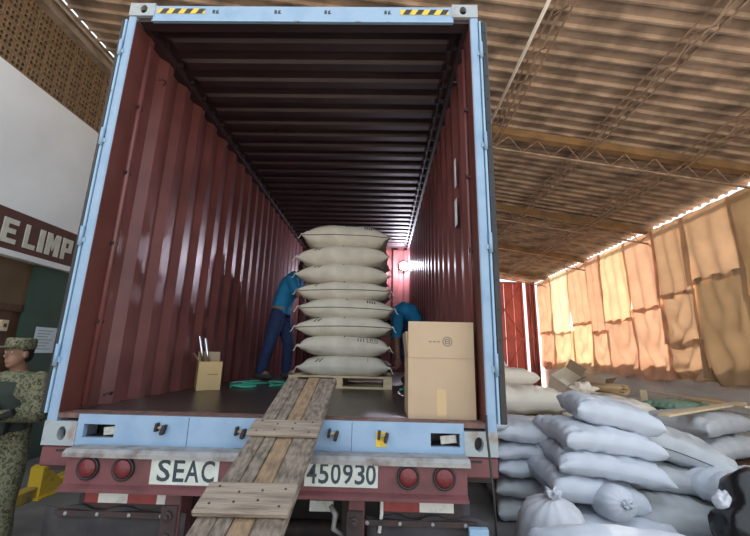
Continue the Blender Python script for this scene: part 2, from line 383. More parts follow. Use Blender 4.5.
# burlap curtain
cur = thing('burlap_curtain', 'patchwork of orange burlap sheets hung over the open wall', 'curtain', (XR-.05, 8, .05))
cols = [540, 552, 571, 590, 605, 632, 663, 696, 749]
ys = [atX(c, 300, 7.55).y for c in cols]; ys[0] = 14.45
ys += [3.2, 2.0, 1.0]  # out-of-view sheets added to cut light from the yard
splits = [[1.35], [1.25], [1.5], [1.15], [1.42], [1.62], [1.85, .75], [2.05], [1.5], [1.7], [1.4], [1.6], [1.3], [1.5]]
cm = [[0, 3], [2, 1], [0, 1], [3, 0], [1, 3], [3, 3], [4, 4, 4], [4, 5], [5, 6], [5, 5], [4, 5], [5, 6], [5, 5], [5, 5]]
def burlap(y1, y0, zt, zb, seed, swag, off, material):
    # y1 far edge, y0 near edge
    rnd = random.Random(seed); nu, nv = 30, 24; V = []; F = []
    wdt = y1-y0; ph = rnd.uniform(0, 6); k = rnd.uniform(2.2, 3.6)
    c = rnd.uniform(.35, .65)
    for j in range(nv+1):
        t = j/nv
        for i in range(nu+1):
            s = i/nu
            yy = y0-.06+(wdt+.12)*s
            sag = .10*swag*(1-(2*s-1)**2)*t
            z = zt+(zb-zt)*t-sag-.03*math.sin(s*9+ph)*t
            fold = math.sin(s*k*6.28+ph+1.5*t)*(.016+.034*t*(1-swag*.5))
            r = math.hypot((s-c)*1.6, t*1.0)
            sw_ = math.sin(r*15+ph)*.085*swag*(t**.7)*(1-abs(2*s-1)**3)
            edge = .05*(abs(2*s-1)**6)*(1-.5*t)
            n3 = noise.noise(Vector((yy*1.5, z*1.5, seed)))*.05
            x = XR-.075-off+fold*1.2+sw_+edge*.6-n3*.8
            V.append((min(x, XR-.012-off*.5), yy, z))
    for j in range(nv):
        for i in range(nu): F.append((j*(nu+1)+i, j*(nu+1)+i+1, (j+1)*(nu+1)+i+1, (j+1)*(nu+1)+i))
    mb = MB().add(V, F); return mb.obj('burlap_sheet', material, cur, True)
for i in range(len(ys)-1):
    zs = [3.60]+splits[i]+[.04-.03*(i % 3)]
    for j in range(len(zs)-1):
        burlap(ys[i], ys[i+1], zs[j]+(.09 if j else 0), zs[j+1]-.02, i*10+j, 0.15 if j == 0 else 1.0, .02*(len(zs)-1-j)+.006*(i % 2), BUR[cm[i][j]])
#@@TRUCK
# ================================================================== CONTAINER
HT = 2.735; XO = 1.219; XI = 1.165; CL = 5.90
ct = thing('shipping_container', 'open shipping container with light blue frame and maroon inside', 'container', (0, 0, -.16))
def wall_profile(side):
    pts = []; y = .15
    while y < CL-.03:
        pts += [(y, 0), (y+.070, 0), (y+.132, .044), (y+.212, .044)]; y += .278
    pts.append((CL, 0))
    V = []; F = []; k = len(pts)
    for dx in (0, .004):
        for z in (0, 2.62): V += [(side*(XI+p[1]+dx), p[0], z) for p in pts]
    for i in range(k-1):
        F += [(i, i+1, k+i+1, k+i), (2*k+i, 3*k+i, 3*k+i+1, 2*k+i+1), (i, 2*k+i, 2*k+i+1, i+1), (k+i, k+i+1, 3*k+i+1, 3*k+i)]
    return MB().add(V, F)
for s in (-1, 1):
    wall_profile(s).obj('side_wall', 'maroon', ct)
    MB().box(min(s*1.135, s*XO), max(s*1.135, s*XO), .05, CL+.1, 2.615, 2.70).obj('top_rail', 'maroon_shaded', ct)
    for k in range(27):
        box('rail_tab', min(s*1.10, s*1.137), max(s*1.10, s*1.137), .28+k*.209, .30+k*.209, 2.640, 2.675, 'maroon_shaded', ct)
    MB().box(min(s*1.155, s*XO), max(s*1.155, s*XO), .10, CL+.1, -.16, 0).obj('bottom_rail', 'maroon_post', ct)
    # rear corner post: blue front, maroon return
    a, b = sorted((s*XI, s*XO)); box('corner_post', a, b, 0, .10, -.05, 2.63, 'blue', ct, c=.006)
    a, b = sorted((s*(XI-.004), s*XI)); box('post_return', a, b, .006, .155, 0, 2.60, 'maroon_post', ct)
    lb_ = MB().tube([(s*1.150, .165, .02), (s*1.150, .165, 2.52)], .012 if s > 0 else .017, 10).obj('lashing_bar', 'maroon', ct, True)
    for z in (.5, 1.0, 1.5, 2.0): box('bar_clip', min(s*1.140, s*1.168), max(s*1.140, s*1.168), .14, .19, z, z+.022, 'maroon_shaded', lb_)
    for z in (.035, 2.3):
        ring = [(s*(1.12-.028*math.sin(t)), .30+.03*math.cos(t), z+.03+.02*math.sin(t)) for t in [i*math.pi/8 for i in range(9)]]
        MB().tube(ring, .006, 6).obj('lashing_ring', 'maroon_shaded', ct, True)
# end wall with vertical corrugation
pts = []; x = -XI
while x < XI-.02: pts += [(x, 0), (x+.10, 0), (x+.14, .04), (x+.21, .04)]; x += .25
pts.append((XI, 0)); k = len(pts)
V = [(p[0], CL+p[1], z) for z in (0, 2.62) for p in pts]
MB().add(V, [(i, i+1, k+i+1, k+i) for i in range(k-1)]).obj('end_wall', 'maroon', ct)
box('end_frame', -XO, XO, CL+.045, CL+.1, -.16, HT-.02, 'maroon_post', ct)
# roof panel with pressed cross ribs, its shade put into the colour
prof = [(0.0, 0)]; y = .16
while y < CL-.1: prof += [(y, 0), (y+.075, 0), (y+.095, -.022), (y+.175, -.022), (y+.195, 0)]; y += .209
prof.append((CL+.02, 0))
xs = [(-1.145, 0), (-1.09, 0), (-1.075, .5), (-1.05, 1), (1.05, 1), (1.075, .5), (1.09, 0), (1.145, 0)]
V = [(x, p[0], 2.678+.0-p[1]*-1*f) for p in prof for x, f in xs]; n = len(xs)
MB().add(V, [(j*n+i, j*n+i+1, (j+1)*n+i+1, (j+1)*n+i) for j in range(len(prof)-1) for i in range(n-1)]).obj('roof_panel', 'maroon_shaded', ct)
box('roof_skin', -1.15, 1.15, .08, CL+.05, 2.688, 2.694, 'maroon_shaded', ct)
box('container_floor', -1.16, 1.16, .10, CL, -.028, 0, 'cont_floor', ct)
box('threshold_plate', -XI, XI, .006, .13, -.022, .003, 'threshold', ct)
# header and hazard marks
box('door_header', -1.05, 1.05, 0, .02, 2.585, 2.718, 'blue', ct, c=.003)
box('header_back', -1.15, 1.15, .02, .10, 2.60, 2.70, 'maroon_shaded', ct)
box('header_rain_lip', -1.05, 1.05, -.008, .0, 2.582, 2.588, 'blue_worn', ct)
for x0 in (-1.02, .685):
    h = box('hazard_panel', x0, x0+.335, -.0025, 0, 2.650, 2.692, 'yellow', ct)
    for q in range(4):
        xa = x0+.025+q*.085
        MB().prism([(xa-.008, 2.651), (xa+.034, 2.651), (xa+.058, 2.691), (xa+.016, 2.691)], 'y', -.004, -.0025).obj('stripe', 'black', h)
for px in (215, 277, 327, 387):
    c = atY(px, 13.5, 0)
    o = box('handling_mark', c.x-.018, c.x-.002, -.003, 0, 2.655, 2.682, 'ink', ct)
    MB().prism([(c.x+.006, 2.652), (c.x+.03, 2.656), (c.x+.018, 2.668), (c.x+.024, 2.684), (c.x+.008, 2.676)], 'y', -.003, 0).obj('symbol', 'ink', o)
# corner castings with a real oval hole
def casting(cx, z0, z1, hz, hw, hh, material):
    x0, x1 = (-XO, -1.041) if cx < 0 else (1.041, XO); y0, y1 = -.004, (.158 if z0 < 0 else .055); n = 24
    hx = (x0+x1)/2+(.012 if cx < 0 else -.012); mb = MB()
    outer = []; inner = []
    for i in range(n):
        t = 2*math.pi*i/n; c, s = math.cos(t), math.sin(t); q = max(abs(c), abs(s))
        outer.append(((x0+x1)/2+(x1-x0)/2*c/q, (z0+z1)/2+(z1-z0)/2*s/q)); inner.append((hx+hw*c, hz+hh*s))
    V = [(a, y0, b) for a, b in outer]+[(a, y0, b) for a, b in inner]+[(a, y0+.05, b) for a, b in inner]+[(a, y1, b) for a, b in outer]
    F = []
    for i in range(n):
        j = (i+1) % n; F += [(i, j, n+j, n+i), (n+i, n+j, 2*n+j, 2*n+i), (i, 3*n+i, 3*n+j, j)]
    F += [tuple(2*n+i for i in range(n)), tuple(3*n+i for i in range(n))]
    mb.add(V, F); o = mb.obj('corner_casting', material, ct)
    MB().add([(a, y0+.047, b) for a, b in inner], [tuple(range(n))]).obj('hole_shade', 'black', o)  # black face painted in as the shade inside the hole
casting(-1, HT-.105, HT, HT-.05, .024, .034, 'casting'); casting(1, HT-.105, HT, HT-.05, .024, .034, 'casting')
casting(-1, -.16, -.038, -.10, .024, .036, 'casting'); casting(1, -.16, -.038, -.10, .024, .036, 'casting')
# door sill with two pockets
def sill(x0, x1, z0, z1): return box('door_sill', x0, x1, 0, .03, z0, z1, 'blue', ct)
pk = [(-1.005, -.835), (.865, 1.02)]
sill(-1.041, 1.041, -.05, 0); sill(-1.041, pk[0][0], -.158, -.05); sill(pk[0][1], pk[1][0], -.158, -.05); sill(pk[1][1], 1.041, -.158, -.05)
for a, b in pk: sill(a, b, -.158, -.118)
for a, b in pk:
    box('pocket_shade', a-.01, b+.01, .14, .15, -.13, -.03, 'black', ct)  # black sheet stands in for the shade inside the pocket
    box('pocket_floor', a, b, .03, .15, -.124, -.118, 'truck_dark', ct)
    MB().box(-.05, .035, .055, .07, -.0205, .0205, Matrix.Translation((b-.045, 0, -.09)) @ Matrix.Rotation(-.12, 4, 'Y')).obj('twist_plate', 'tape_white', ct)
sp = box('paint_patch', *[atY(x, 437, 0).x for x in (376, 386)], -.002, 0, -.125, -.05, 'yellow', ct)
for px, py in ((160, 428), (240, 432), (333, 434), (383, 436)):
    c = atY(px, py, -.02)
    o = MB().box(-.028, -.014, -.03, 0, -.022, .022, Matrix.Translation((c.x, 0, c.z)) @ Matrix.Rotation(.12, 4, 'Y'), c=.003).obj('cam_keeper', 'black', ct)
    MB().box(.010, .028, -.035, 0, -.03, .02, Matrix.Translation((c.x, 0, c.z)) @ Matrix.Rotation(.25, 4, 'Y'), c=.004).obj('keeper_cheek', 'black', o)
    MB().box(-.02, .02, -.02, 0, -.006, .006, Matrix.Translation((c.x, 0, c.z)), c=.002).obj('keeper_pin', 'rust', o)
for px in (188, 288, 352): c = atY(px, 430, 0); box('sill_seam', c.x-.001, c.x+.001, -.0015, 0, -.155, -.005, 'ink', ct)
# door leaves folded right back along the sides
for s in (-1, 1):
    dl = MB().box(min(s*1.242, s*1.272), max(s*1.242, s*1.272), .03, 1.18, .01, 2.58).obj('door_leaf', 'blue', ct)
    a, b = sorted((s*1.223, s*1.236)); box('door_edge', a, b, -.006, .05, .0, 2.60, 'blue_worn', dl, c=.003)
    a, b = sorted((s*1.238, s*(1.262 if s < 0 else 1.275))); gk = box('door_gasket', a, b, -.002, .03, .0, 2.60, 'black', dl, c=.005)
    if s > 0:
        for q in range(15):
            MB().lathe([(.006, 0), (.006, .004), (.0, .006)], Matrix.Translation((1.258, -.002, .1+q*.172)) @ Matrix.Rotation(math.pi/2, 4, 'X'), 8).obj('gasket_screw', 'truck_dark', gk)
    for z in (.25, .95, 1.62, 2.3):
        hg = MB().tube([(s*1.229, -.008, z), (s*1.229, -.008, z+.12)], .011, 10).obj('hinge', 'blue', dl, True)
        box('hinge_lug', *sorted((s*1.205, s*1.229)), -.006, .0, z+.02, z+.05, 'blue', hg)
for (ya, yb, za, zb) in ((.60, .65, 1.66, 1.90), (.60, .68, 1.34, 1.56)):
    box('sticker', XI-.004, XI-.001, ya, yb, za, zb, 'sticker', ct)
# ================================================================== TRAILER
tr = thing('truck_trailer', 'dark red trailer chassis carrying the container with round tail lights', 'trailer', (0, 0, GZ))
MB().prism([(-.12, -.165), (-.10, -.15), (.12, -.15), (.12, -.185), (-.12, -.185)], 'x', -1.0, 1.045).obj('bumper_rail', 'truck_steel', tr)
box('rear_beam', -.985, 1.03, -.10, .10, -.315, -.186, 'truck_red', tr)
MB().prism([(-.135, -.338), (-.135, -.322), (-.10, -.312), (.05, -.312), (.05, -.338)], 'x', -.985, 1.03).obj('lower_lip', 'truck_red', tr)
for x in (-.867, -.688, .738, .916):
    mt = Matrix.Translation((x, -.10, -.236)) @ Matrix.Rotation(math.pi/2, 4, 'X')
    tl = MB().lathe([(.0, .0), (.056, .0), (.056, .012), (.052, .016), (.047, .012), (.0, .010)], mt, 24).obj('tail_light', 'black', tr, True)
    MB().lathe([(.046, .011), (.040, .018), (.022, .023), (.0, .024)], mt, 24).obj('light_lens', 'lens_red', tl, True)
def plate(x0, x1, z0, z1, chars, xs_):
    p = box('number_plate', x0, x1, -.104, -.10, z0, z1, 'plate_white', tr)
    for ch, (a, b) in zip(chars, xs_):
        me = text_mesh('character', ch, b-a, (z1-z0)*.80, .0015, .014)
        for v in me.vertices: v.co = Vector((a+v.co.x, -.104-.0015+v.co.z, z0+(z1-z0)*.11+v.co.y))
        link('character', me, 'ink', p)
def PX(a, b): return (atY(a, 470, -.1).x, atY(b, 470, -.1).x)
plate(PX(151, 0)[0], PX(0, 219)[1], -.302, -.176, 'SEAC', [PX(158, 171), PX(174, 185), PX(186, 200), PX(202, 215)])
plate(PX(305, 0)[0], PX(0, 378)[1], -.290, -.172, '450930', [PX(307, 317), PX(319, 329), PX(331, 341), PX(343, 353), PX(355, 365), PX(366, 376)])
for i, (a, b, k_) in enumerate(((-.90, -.83, 'tape_red'), (-.83, -.68, 'tape_white'), (-.68, -.53, 'tape_red'), (-.53, -.44, 'tape_white'), (.62, .80, 'tape_red'), (.80, .97, 'tape_white'))):
    box('reflector_tape', a, b, -.044, -.04, -.412, -.362, k_, tr)
box('light_bar', -.93, -.42, -.04, .02, -.445, -.335, 'truck_dark', tr); box('light_bar', .60, 1.02, -.04, .02, -.445, -.335, 'truck_dark', tr)
for x in (-.72, .78):   # mud flaps, slightly wavy
    V = []; F = []
    for j in range(9):
        for i in range(13): V.append((x-.36+i*.06 if x < 0 else x-.24+i*.05, -.06+.012*math.sin(i*.9+j*.3), -.43-j*.08-(.012*math.sin(i*1.7) if j == 0 else 0)))
    for j in range(8):
        for i in range(12): F.append((j*13+i, j*13+i+1, (j+1)*13+i+1, (j+1)*13+i))
    fl = MB().add(V, F).obj('mud_flap', 'rubber', tr, True); sm = fl.modifiers.new('s', 'SOLIDIFY'); sm.thickness = .012
    rl = box('flap_rail', x-.30, x+.30, -.075, -.045, -.465, -.440, 'truck_dark', tr)
    for q in range(4): MB().lathe([(.009, 0), (.009, .006), (.0, .008)], Matrix.Translation((x-.24+q*.16, -.075, -.452)) @ Matrix.Rotation(math.pi/2, 4, 'X'), 8).obj('bolt', 'truck_steel', rl)
for x in (-.425, .485):
    b_ = box('hanger_bracket', x-.04, x+.04, -.09, .05, -.62, -.338, 'truck_red', tr, c=.006)
    box('clamp_plate', x-.046, x+.036, -.105, -.09, -.62, -.395, 'truck_dark', b_, c=.004)
    for z in (-.44, -.535): MB().lathe([(.024, 0), (.024, .012), (.012, .014), (.012, .026), (.0, .028)], Matrix.Translation((x-.006, -.105, z)) @ Matrix.Rotation(math.pi/2, 4, 'X'), 8).obj('bolt', 'truck_dark', b_)
for x, s in ((-.30, 1), (.38, -1)):
    MB().tube([(x+s*.03, -.02, -.40), (x+s*.0, -.03, -.44), (x+s*.01, -.03, -.50), (x-s*.05, -.02, -.54)], [.012, .016, .014, .01], 8).obj('hook', 'truck_steel', tr, True)
box('under_plate', .20, .335, .25, .27, -.53, -.475, 'tape_white', tr)
MB().tube([(.61, -.05, -.33), (.61, -.06, -.42), (.60, -.06, -.50)], .009, 6).obj('grounding_strap', 'tape_white', tr)
for s in (-1, 1):
    a, b = sorted((s*1.03, s*1.215)); box('twist_lock_seat', a, b, .0, .20, -.265, -.165, 'truck_red', tr, c=.008)
    a, b = sorted((s*1.075, s*1.13)); box('lock_slot', a, b, -.003, .0, -.190, -.178, 'black', tr)
    a, b = sorted((s*.95, s*1.2)); box('outrigger', a, b, .06, .16, -.30, -.21, 'truck_dark', tr)
    a, b = sorted((s*.40, s*.50)); box('main_beam', a, b, .10, 6.5, -.62, -.17, 'truck_dark', tr)
for y in (1.2, 2.6, 4.2): box('cross_member', -1.1, 1.1, y, y+.1, -.28, -.17, 'truck_dark', tr)
for y in (.95, 2.2):
    MB().tube([(-1.0, y, -.9), (1.0, y, -.9)], .06, 10).obj('axle', 'truck_dark', tr, True)
    for x in (-1.06, -.76, .76, 1.06):
        ty_ = MB().lathe([(.30, -.13), (.44, -.135), (.49, -.10), (.5, 0), (.49, .10), (.44, .135), (.30, .13)], Matrix.Translation((x, y, -.9)) @ Matrix.Rotation(math.pi/2, 4, 'Y'), 28).obj('tyre', 'rubber', tr, True)
        MB().lathe([(.0, -.03), (.12, -.03), (.16, -.08), (.30, -.09), (.30, .09), (.16, .08), (.12, .03), (.0, .03)], Matrix.Translation((x, y, -.9)) @ Matrix.Rotation(math.pi/2, 4, 'Y'), 20).obj('rim', 'truck_steel', ty_, True)
box('blue_guard', 1.03, 1.12, -.12, -.09, -.75, -.45, 'blue_worn', tr)
cb = MB().tube([atY(486, 415, -.03), atY(487, 435, -.035), atY(490, 460, -.14), atY(494, 500, -.15), atY(497, 545, -.12)], .006, 6).obj('cable', 'black', None, True); tag(cb, 'thin black cable hanging down beside the blue corner post', 'cable')
# yellow guard at the kerb
yg = thing('wheel_guard', 'yellow painted steel guard at the kerb beside the trailer', 'guard', (-3.45, 2.9, GZ))
MB().prism([(2.70, GZ), (2.70, -1.06), (2.76, -1.04), (2.98, -1.26), (3.25, -1.24), (3.25, GZ)], 'x', -3.56, -3.40).obj('guard_body', 'yellow', yg)
box('guard_foot', -3.60, -3.36, 2.66, 3.3, GZ, GZ+.02, 'yellow', yg)
# ================================================================== RAMP
rp = thing('loading_ramp', 'weathered plank ramp leaning on the container sill', 'ramp', (.0, -3.6, GZ))
mR = .40; ra = math.atan(mR)
RM = Matrix.Translation((.141, 0, .052)) @ Matrix.Rotation(-math.atan(.04), 4, 'Z') @ Matrix.Rotation(ra, 4, 'X')
yt, yb_ = .36/math.cos(ra), -3.60/math.cos(ra)
for a, b, k_, dt in ((-.158, -.086, 'wood_grey', 0), (-.083, -.030, 'wood_grey', -.02), (-.027, .050, 'wood_tan', .01), (.053, .158, 'wood_grey', -.005)):
    MB().box(a, b, yb_, yt+dt, -.040, -.0 if k_ != 'wood_tan' else -.004, RM, c=.004).obj('plank', k_, rp)
for yy, hw, th_, dx, ang_ in ((-.198, .062, .022, 0, .0), (-.655, .075, .026, -.005, .03), (-1.15, .06, .024, 0, -.02), (-1.7, .06, .024, 0, .02), (-2.3, .06, .024, 0, 0), (-2.9, .06, .024, 0, .01)):
    cl = MB().box(-.175+dx, .170+dx, -hw, hw, 0, th_, RM @ Matrix.Translation((0, yy, 0)) @ Matrix.Rotation(ang_, 4, 'Z'), c=.006).obj('cleat', 'wood_cleat', rp)
    for q in range(8):
        MB().lathe([(.005, 0), (.005, .002), (0, .003)], RM @ Matrix.Translation((-.13+.085*(q//2), yy+(.03 if q % 2 else -.03)+.012*((q*5) % 3-1), th_)), 6).obj('nail', 'truck_dark', cl)
# ================================================================== SACKS
def sack_surf(L, W, T, seed, pu, pv, droop, hem=.95, pleat=.012, top=1.0, bot=1.0, ex=.5, ear=.07, wr=.10):
    def S(u, v, sgn):
        au, av = min(abs(u)/hem, 1), abs(v)
        g = max(0, (1-au**pu)*(1-av**pv))**ex
        x = L/2*u*(1-ear*math.cos(math.pi*v/2)*(1-abs(u)*.3)); y = W/2*v*(1-ear*math.cos(math.pi*u/2))
        nz = noise.noise(Vector((x*3.5+seed*7.1, y*3.5, sgn*2.0+seed)))
        n2 = noise.noise(Vector((x*11+seed*3.3, y*11, sgn*5.0)))
        cre = abs(noise.noise(Vector((x*6+seed*5.1, y*6+x*2, sgn*3.0+seed*.7))))
        h = T/2*g*(top if sgn > 0 else bot)*(1+.14*nz-wr*cre)+.005
        h += pleat*math.sin(v*17+seed*2.0+2*nz)*max(0, abs(u)-.45)*g*2+.006*n2*g
        z = sgn*h-droop[0]*u*u-droop[1]*u+(.012*math.sin(v*6+seed) if abs(u) > .9 else 0)
        y += .02*W*noise.noise(Vector((u*2, seed*1.7, 0)))
        return Vector((x, y, z))
    return S
def sack(name, label, loc, rot, L, W, T, material, seed, pu=3.0, pv=2.6, droop=(0, 0), group=None, seam=None, hem=.95, pleat=.012, marks=(), top=1, bot=1, nu=40, nv=22, ex=.5, ear=.07, wr=.06):
    S = sack_surf(L, W, T, seed, pu, pv, droop, hem, pleat, top, bot, ex, ear, wr); V = []; F = []
    us = [math.sin(math.pi/2*(2*i/nu-1)) if False else (2*i/nu-1) for i in range(nu+1)]
    us = [math.copysign(1-(1-abs(u))**1.25, u) for u in us]; vv = [math.copysign(1-(1-abs(2*j/nv-1))**1.4, 2*j/nv-1) for j in range(nv+1)]
    for sgn in (1, -1):
        for v in vv:
            for u in us: V.append(S(u, v, sgn))
    n = nu+1; o2 = n*(nv+1)
    for j in range(nv):
        for i in range(nu):
            F.append((j*n+i, j*n+i+1, (j+1)*n+i+1, (j+1)*n+i)); F.append((o2+j*n+i, o2+(j+1)*n+i, o2+(j+1)*n+i+1, o2+j*n+i+1))
    for i in range(nu):
        F.append((i, o2+i, o2+i+1, i+1)); q = nv*n; F.append((q+i, q+i+1, o2+q+i+1, o2+q+i))
    for j in range(nv):
        F.append((j*n, (j+1)*n, o2+(j+1)*n, o2+j*n)); q = nu; F.append((j*n+q, o2+j*n+q, o2+(j+1)*n+q, (j+1)*n+q))
    me = MB().add(V, F).mesh(name, True); o = link(name, me, material)
    o.location = loc; o.rotation_euler = rot; tag(o, label, 'sack', group)
    if seam:
        pts = [S(u, -1, 1)*.5+S(u, -1, -1)*.5+Vector((0, -.003, 0)) for u in [i/20-1 for i in range(41)]]
        link('side_seam', MB().tube(pts, .0045, 5).mesh('side_seam', True), seam, o, True)
        for e in (-1, 1):
            pts = [S(e*.965, v, 1)+Vector((0, 0, .003)) for v in [i/8-1 for i in range(17)]]
            link('end_seam', MB().tube(pts, .003, 4).mesh('end_seam', True), seam, o, True)
    for (u0, u1, v0, v1, sh) in marks:     # ink strokes that follow the cloth
        def P(u, v): p = S(u, v, 1); return p+Vector((0, -.004, .003))
        k = 4; Vm = []
        for i in range(k+1):
            for t in (0, 1): Vm.append(P(u0+(u1-u0)*t+sh*i/k, v0+(v1-v0)*i/k))
        link('ink_mark', MB().add(Vm, [(2*i, 2*i+1, 2*i+3, 2*i+2) for i in range(k)]).mesh('ink_mark'), 'ink_soft', o, True)
    o['_S'] = 0; del o['_S']
    return o, S
# pallet
pl = thing('pallet', 'pale pine pallet under the jute sack stack', 'pallet', (.17, 2.3, 0))
p0, p1 = -.365, .715
for i in range(5): box('deck_board', p0, p1, 1.90+i*.19, 2.0+i*.19, .105, .122, 'pine', pl)
for x in (p0, .11, p1-.09): box('stringer', x, x+.09, 1.91, 2.75, .018, .105, 'pine', pl)
for y in (1.90, 2.28, 2.66): box('bottom_board', p0, p1, y, y+.1, 0, .018, 'pine', pl)
# jute sacks, bottom to top: centre x, half-span, z of side seam, thickness
jl = ['lowest jute sack resting on the pine pallet', 'second jute sack from the pallet with boxed print', 'third jute sack from the pallet', 'fourth jute sack from the pallet in the stack', 'fifth jute sack from the pallet', 'sixth jute sack from the pallet', 'seventh jute sack, just below the topmost', 'topmost jute sack of the stack with a domed top']
js = [(.215, .98, .222, .205, 2.24, .01), (.19, .98, .430, .215, 2.24, .00), (.195, 1.06, .640, .205, 2.23, .02), (.20, 1.05, .840, .205, 2.24, .025), (.18, 1.04, 1.035, .195, 2.24, .02), (.15, 1.05, 1.235, .20, 2.25, .03), (.155, 1.05, 1.445, .215, 2.25, .035), (.16, 1.00, 1.665, .235, 2.25, .03)]
sl = [(-.62, -.585, -.97, -.88, .07), (-.54, -.505, -.97, -.88, .07)]
pr = [(.42+q*.05, .45+q*.05, -.95, -.86, 0) for q in range(4)]
bx_ = [(.50, .515, -.975, -.86, 0), (.72, .735, -.975, -.86, 0), (.50, .735, -.977, -.968, 0), (.50, .735, -.862, -.85, 0), (.56, .58, -.955, -.88, .02), (.62, .64, -.955, -.88, -.02), (.67, .69, -.955, -.88, .0), (.30, .32, -.97, -.88, 0), (.36, .38, -.97, -.88, 0), (.42, .44, -.97, -.88, 0)]
tick = [(-.02, .01, -.88, -.80, .02)]
mk_ = [sl+[(.52, .53, -.97, -.75, 0)], bx_+tick, sl+tick, pr+tick, sl[:1]+tick, sl+tick, sl+tick, pr+tick]
for i, (cx, L, z, T, cy, dr) in enumerate(js):
    o, S = sack('jute_sack', jl[i], (cx, cy, z), (R(.5), 0, R((-2, 1.5, -1, 2, -1.5, 1, -2, 2)[i])), L, .74, T*1.16, 'jute', 3+i*1.37, 3.1, 5.0, (dr, -.004*(-1)**i), 'jute sacks stacked on the pallet', 'ink_soft' if i in (2, 3, 4, 7) else None, .97, .010, mk_[i], top=1.0 if i < 7 else 1.15)
    for e in (-1, 1):                        # tied ears with loose twine
        rnd = random.Random(i*5+e)
        for c_ in (-1, 1) if e > 0 else (-1,):
            b0 = S(e*.97, c_*.92, 1); dirx = e
            pts = [b0]; a_ = rnd.uniform(-.5, .6)
            for q in range(1, 6): pts.append(b0+Vector((dirx*.011*q, -.006*q, .014*math.sin(a_+q*1.3)-.0022*q*q)))
            link('twine', MB().tube(pts, [.011, .008, .006, .005, .005, .004], 5).mesh('twine', True), 'twine', o, True)
PPG = 'white woven sacks piled on the floor'
def S_(label, x, y, z, yaw, pitch, roll, L, W, T, mt='pp', seed=1.0, droop=(0.02, 0), group=PPG, **kw):
    return sack('woven_sack', label, (x, y, z), (R(roll), R(pitch), R(yaw)), L, W, T, mt, seed, kw.pop('pu', 4.6), kw.pop('pv', 3.6), droop, group, kw.pop('seam', None), ex=kw.pop('ex', .32), ear=kw.pop('ear', .09), hem=kw.pop('hem', .985), wr=kw.pop('wr', .40), pleat=kw.pop('pleat', .03), **kw)
S_('topmost white woven sack of the big pile beside the container', 3.11, 2.30, -.205, -6, 10, 6, .86, .66, .27, seed=1.3, droop=(.02, .01))
S_('white woven sack second from the top of the big pile', 2.93, 2.24, -.44, 5, 7, 6, 1.06, .72, .27, seed=2.6, droop=(.03, .0))
S_('white woven sack third from the top of the big pile', 2.90, 2.17, -.66, -3, 7, 7, 1.08, .74, .25, seed=3.9, droop=(.03, 0))
S_('white woven sack fourth from the top, above the tied bag', 2.72, 2.20, -.89, 3, 9, 7, .96, .74, .28, seed=4.8, droop=(.02, 0))
S_('white woven sack lying lowest in the big pile', 2.88, 2.05, -1.24, 2, 0, 4, 1.0, .80, .30, seed=5.5, droop=(.0, 0))
S_('upper pale sack of the slumped stack with its end pointing down', 3.86, 2.55, -.56, -16, 17, 5, 1.20, .76, .34, 'pp_grey', 6.2, (.05, 0), seam='ink_soft')
S_('middle pale sack squeezed in the slumped stack', 3.70, 2.45, -.86, -4, 4, 4, 1.10, .70, .24, 'pp_grey', 7.1, (.02, 0))
S_('lowest pale sack of the slumped stack beside the black bag', 3.58, 2.25, -1.16, -8, 3, 8, 1.05, .78, .36, 'pp_grey', 8.3, (.02, 0))
S_('white sack lying behind the black plastic bag', 4.35, 2.0, -.88, 10, 0, 4, 1.1, .70, .36, 'pp', 9.2)
S_('grey sack under the white one behind the black bag', 4.45, 2.0, -1.24, 6, 0, 0, 1.1, .75, .32, 'pp_grey', 9.9)
# narrow stack by the container
lw = ['top white sack of the narrow stack with a tied corner', 'second white sack of the narrow stack', 'third white sack of the narrow stack', 'fourth white sack of the narrow stack', 'bottom sack of the narrow stack on the floor']
for i, (z, T, dx) in enumerate(((-.49, .22, .04), (-.68, .17, .0), (-.86, .21, -.02), (-1.07, .22, .02), (-1.29, .23, .0))):
    o, S = S_(lw[i], 2.34+dx, 2.88, z, 78+(i % 3)*4, 0, (2, -2, 1, 0, 0)[i], 1.0, .74, T, 'pp' if i < 3 else 'pp_grey', 11+i*1.9, (.02, 0), pv=3.4, wr=.16, pleat=.012)
    if i == 0:
        pts = [S(-.9, .6, 1)+Vector((.0, 0, .01)), S(-.97, .75, 1)+Vector((-.04, .02, .05)), S(-1, .85, 1)+Vector((-.02, .10, .07)), S(-.95, .9, 1)+Vector((.03, .2, .04))]
        link('tied_corner', MB().tube(pts, [.03, .055, .045, .02], 10).mesh('tied_corner', True), 'pp', o, True)
# nearest low stack, reaching the bottom edge of the picture
for i, lab in enumerate(('pale blue-white sack nearest to the camera on the low stack', 'middle sack of the low stack nearest to the camera', 'bottom sack of the low stack nearest to the camera')):
    S_(lab, 2.20, .42, (-.825, -1.04, -1.275)[i], -2+i*2, 1.5, 0, 1.20, .72, .25, 'pp_light', 21+i, (.035, 0), group='low stack nearest to the camera', pu=2.6, wr=.08, pleat=.008)
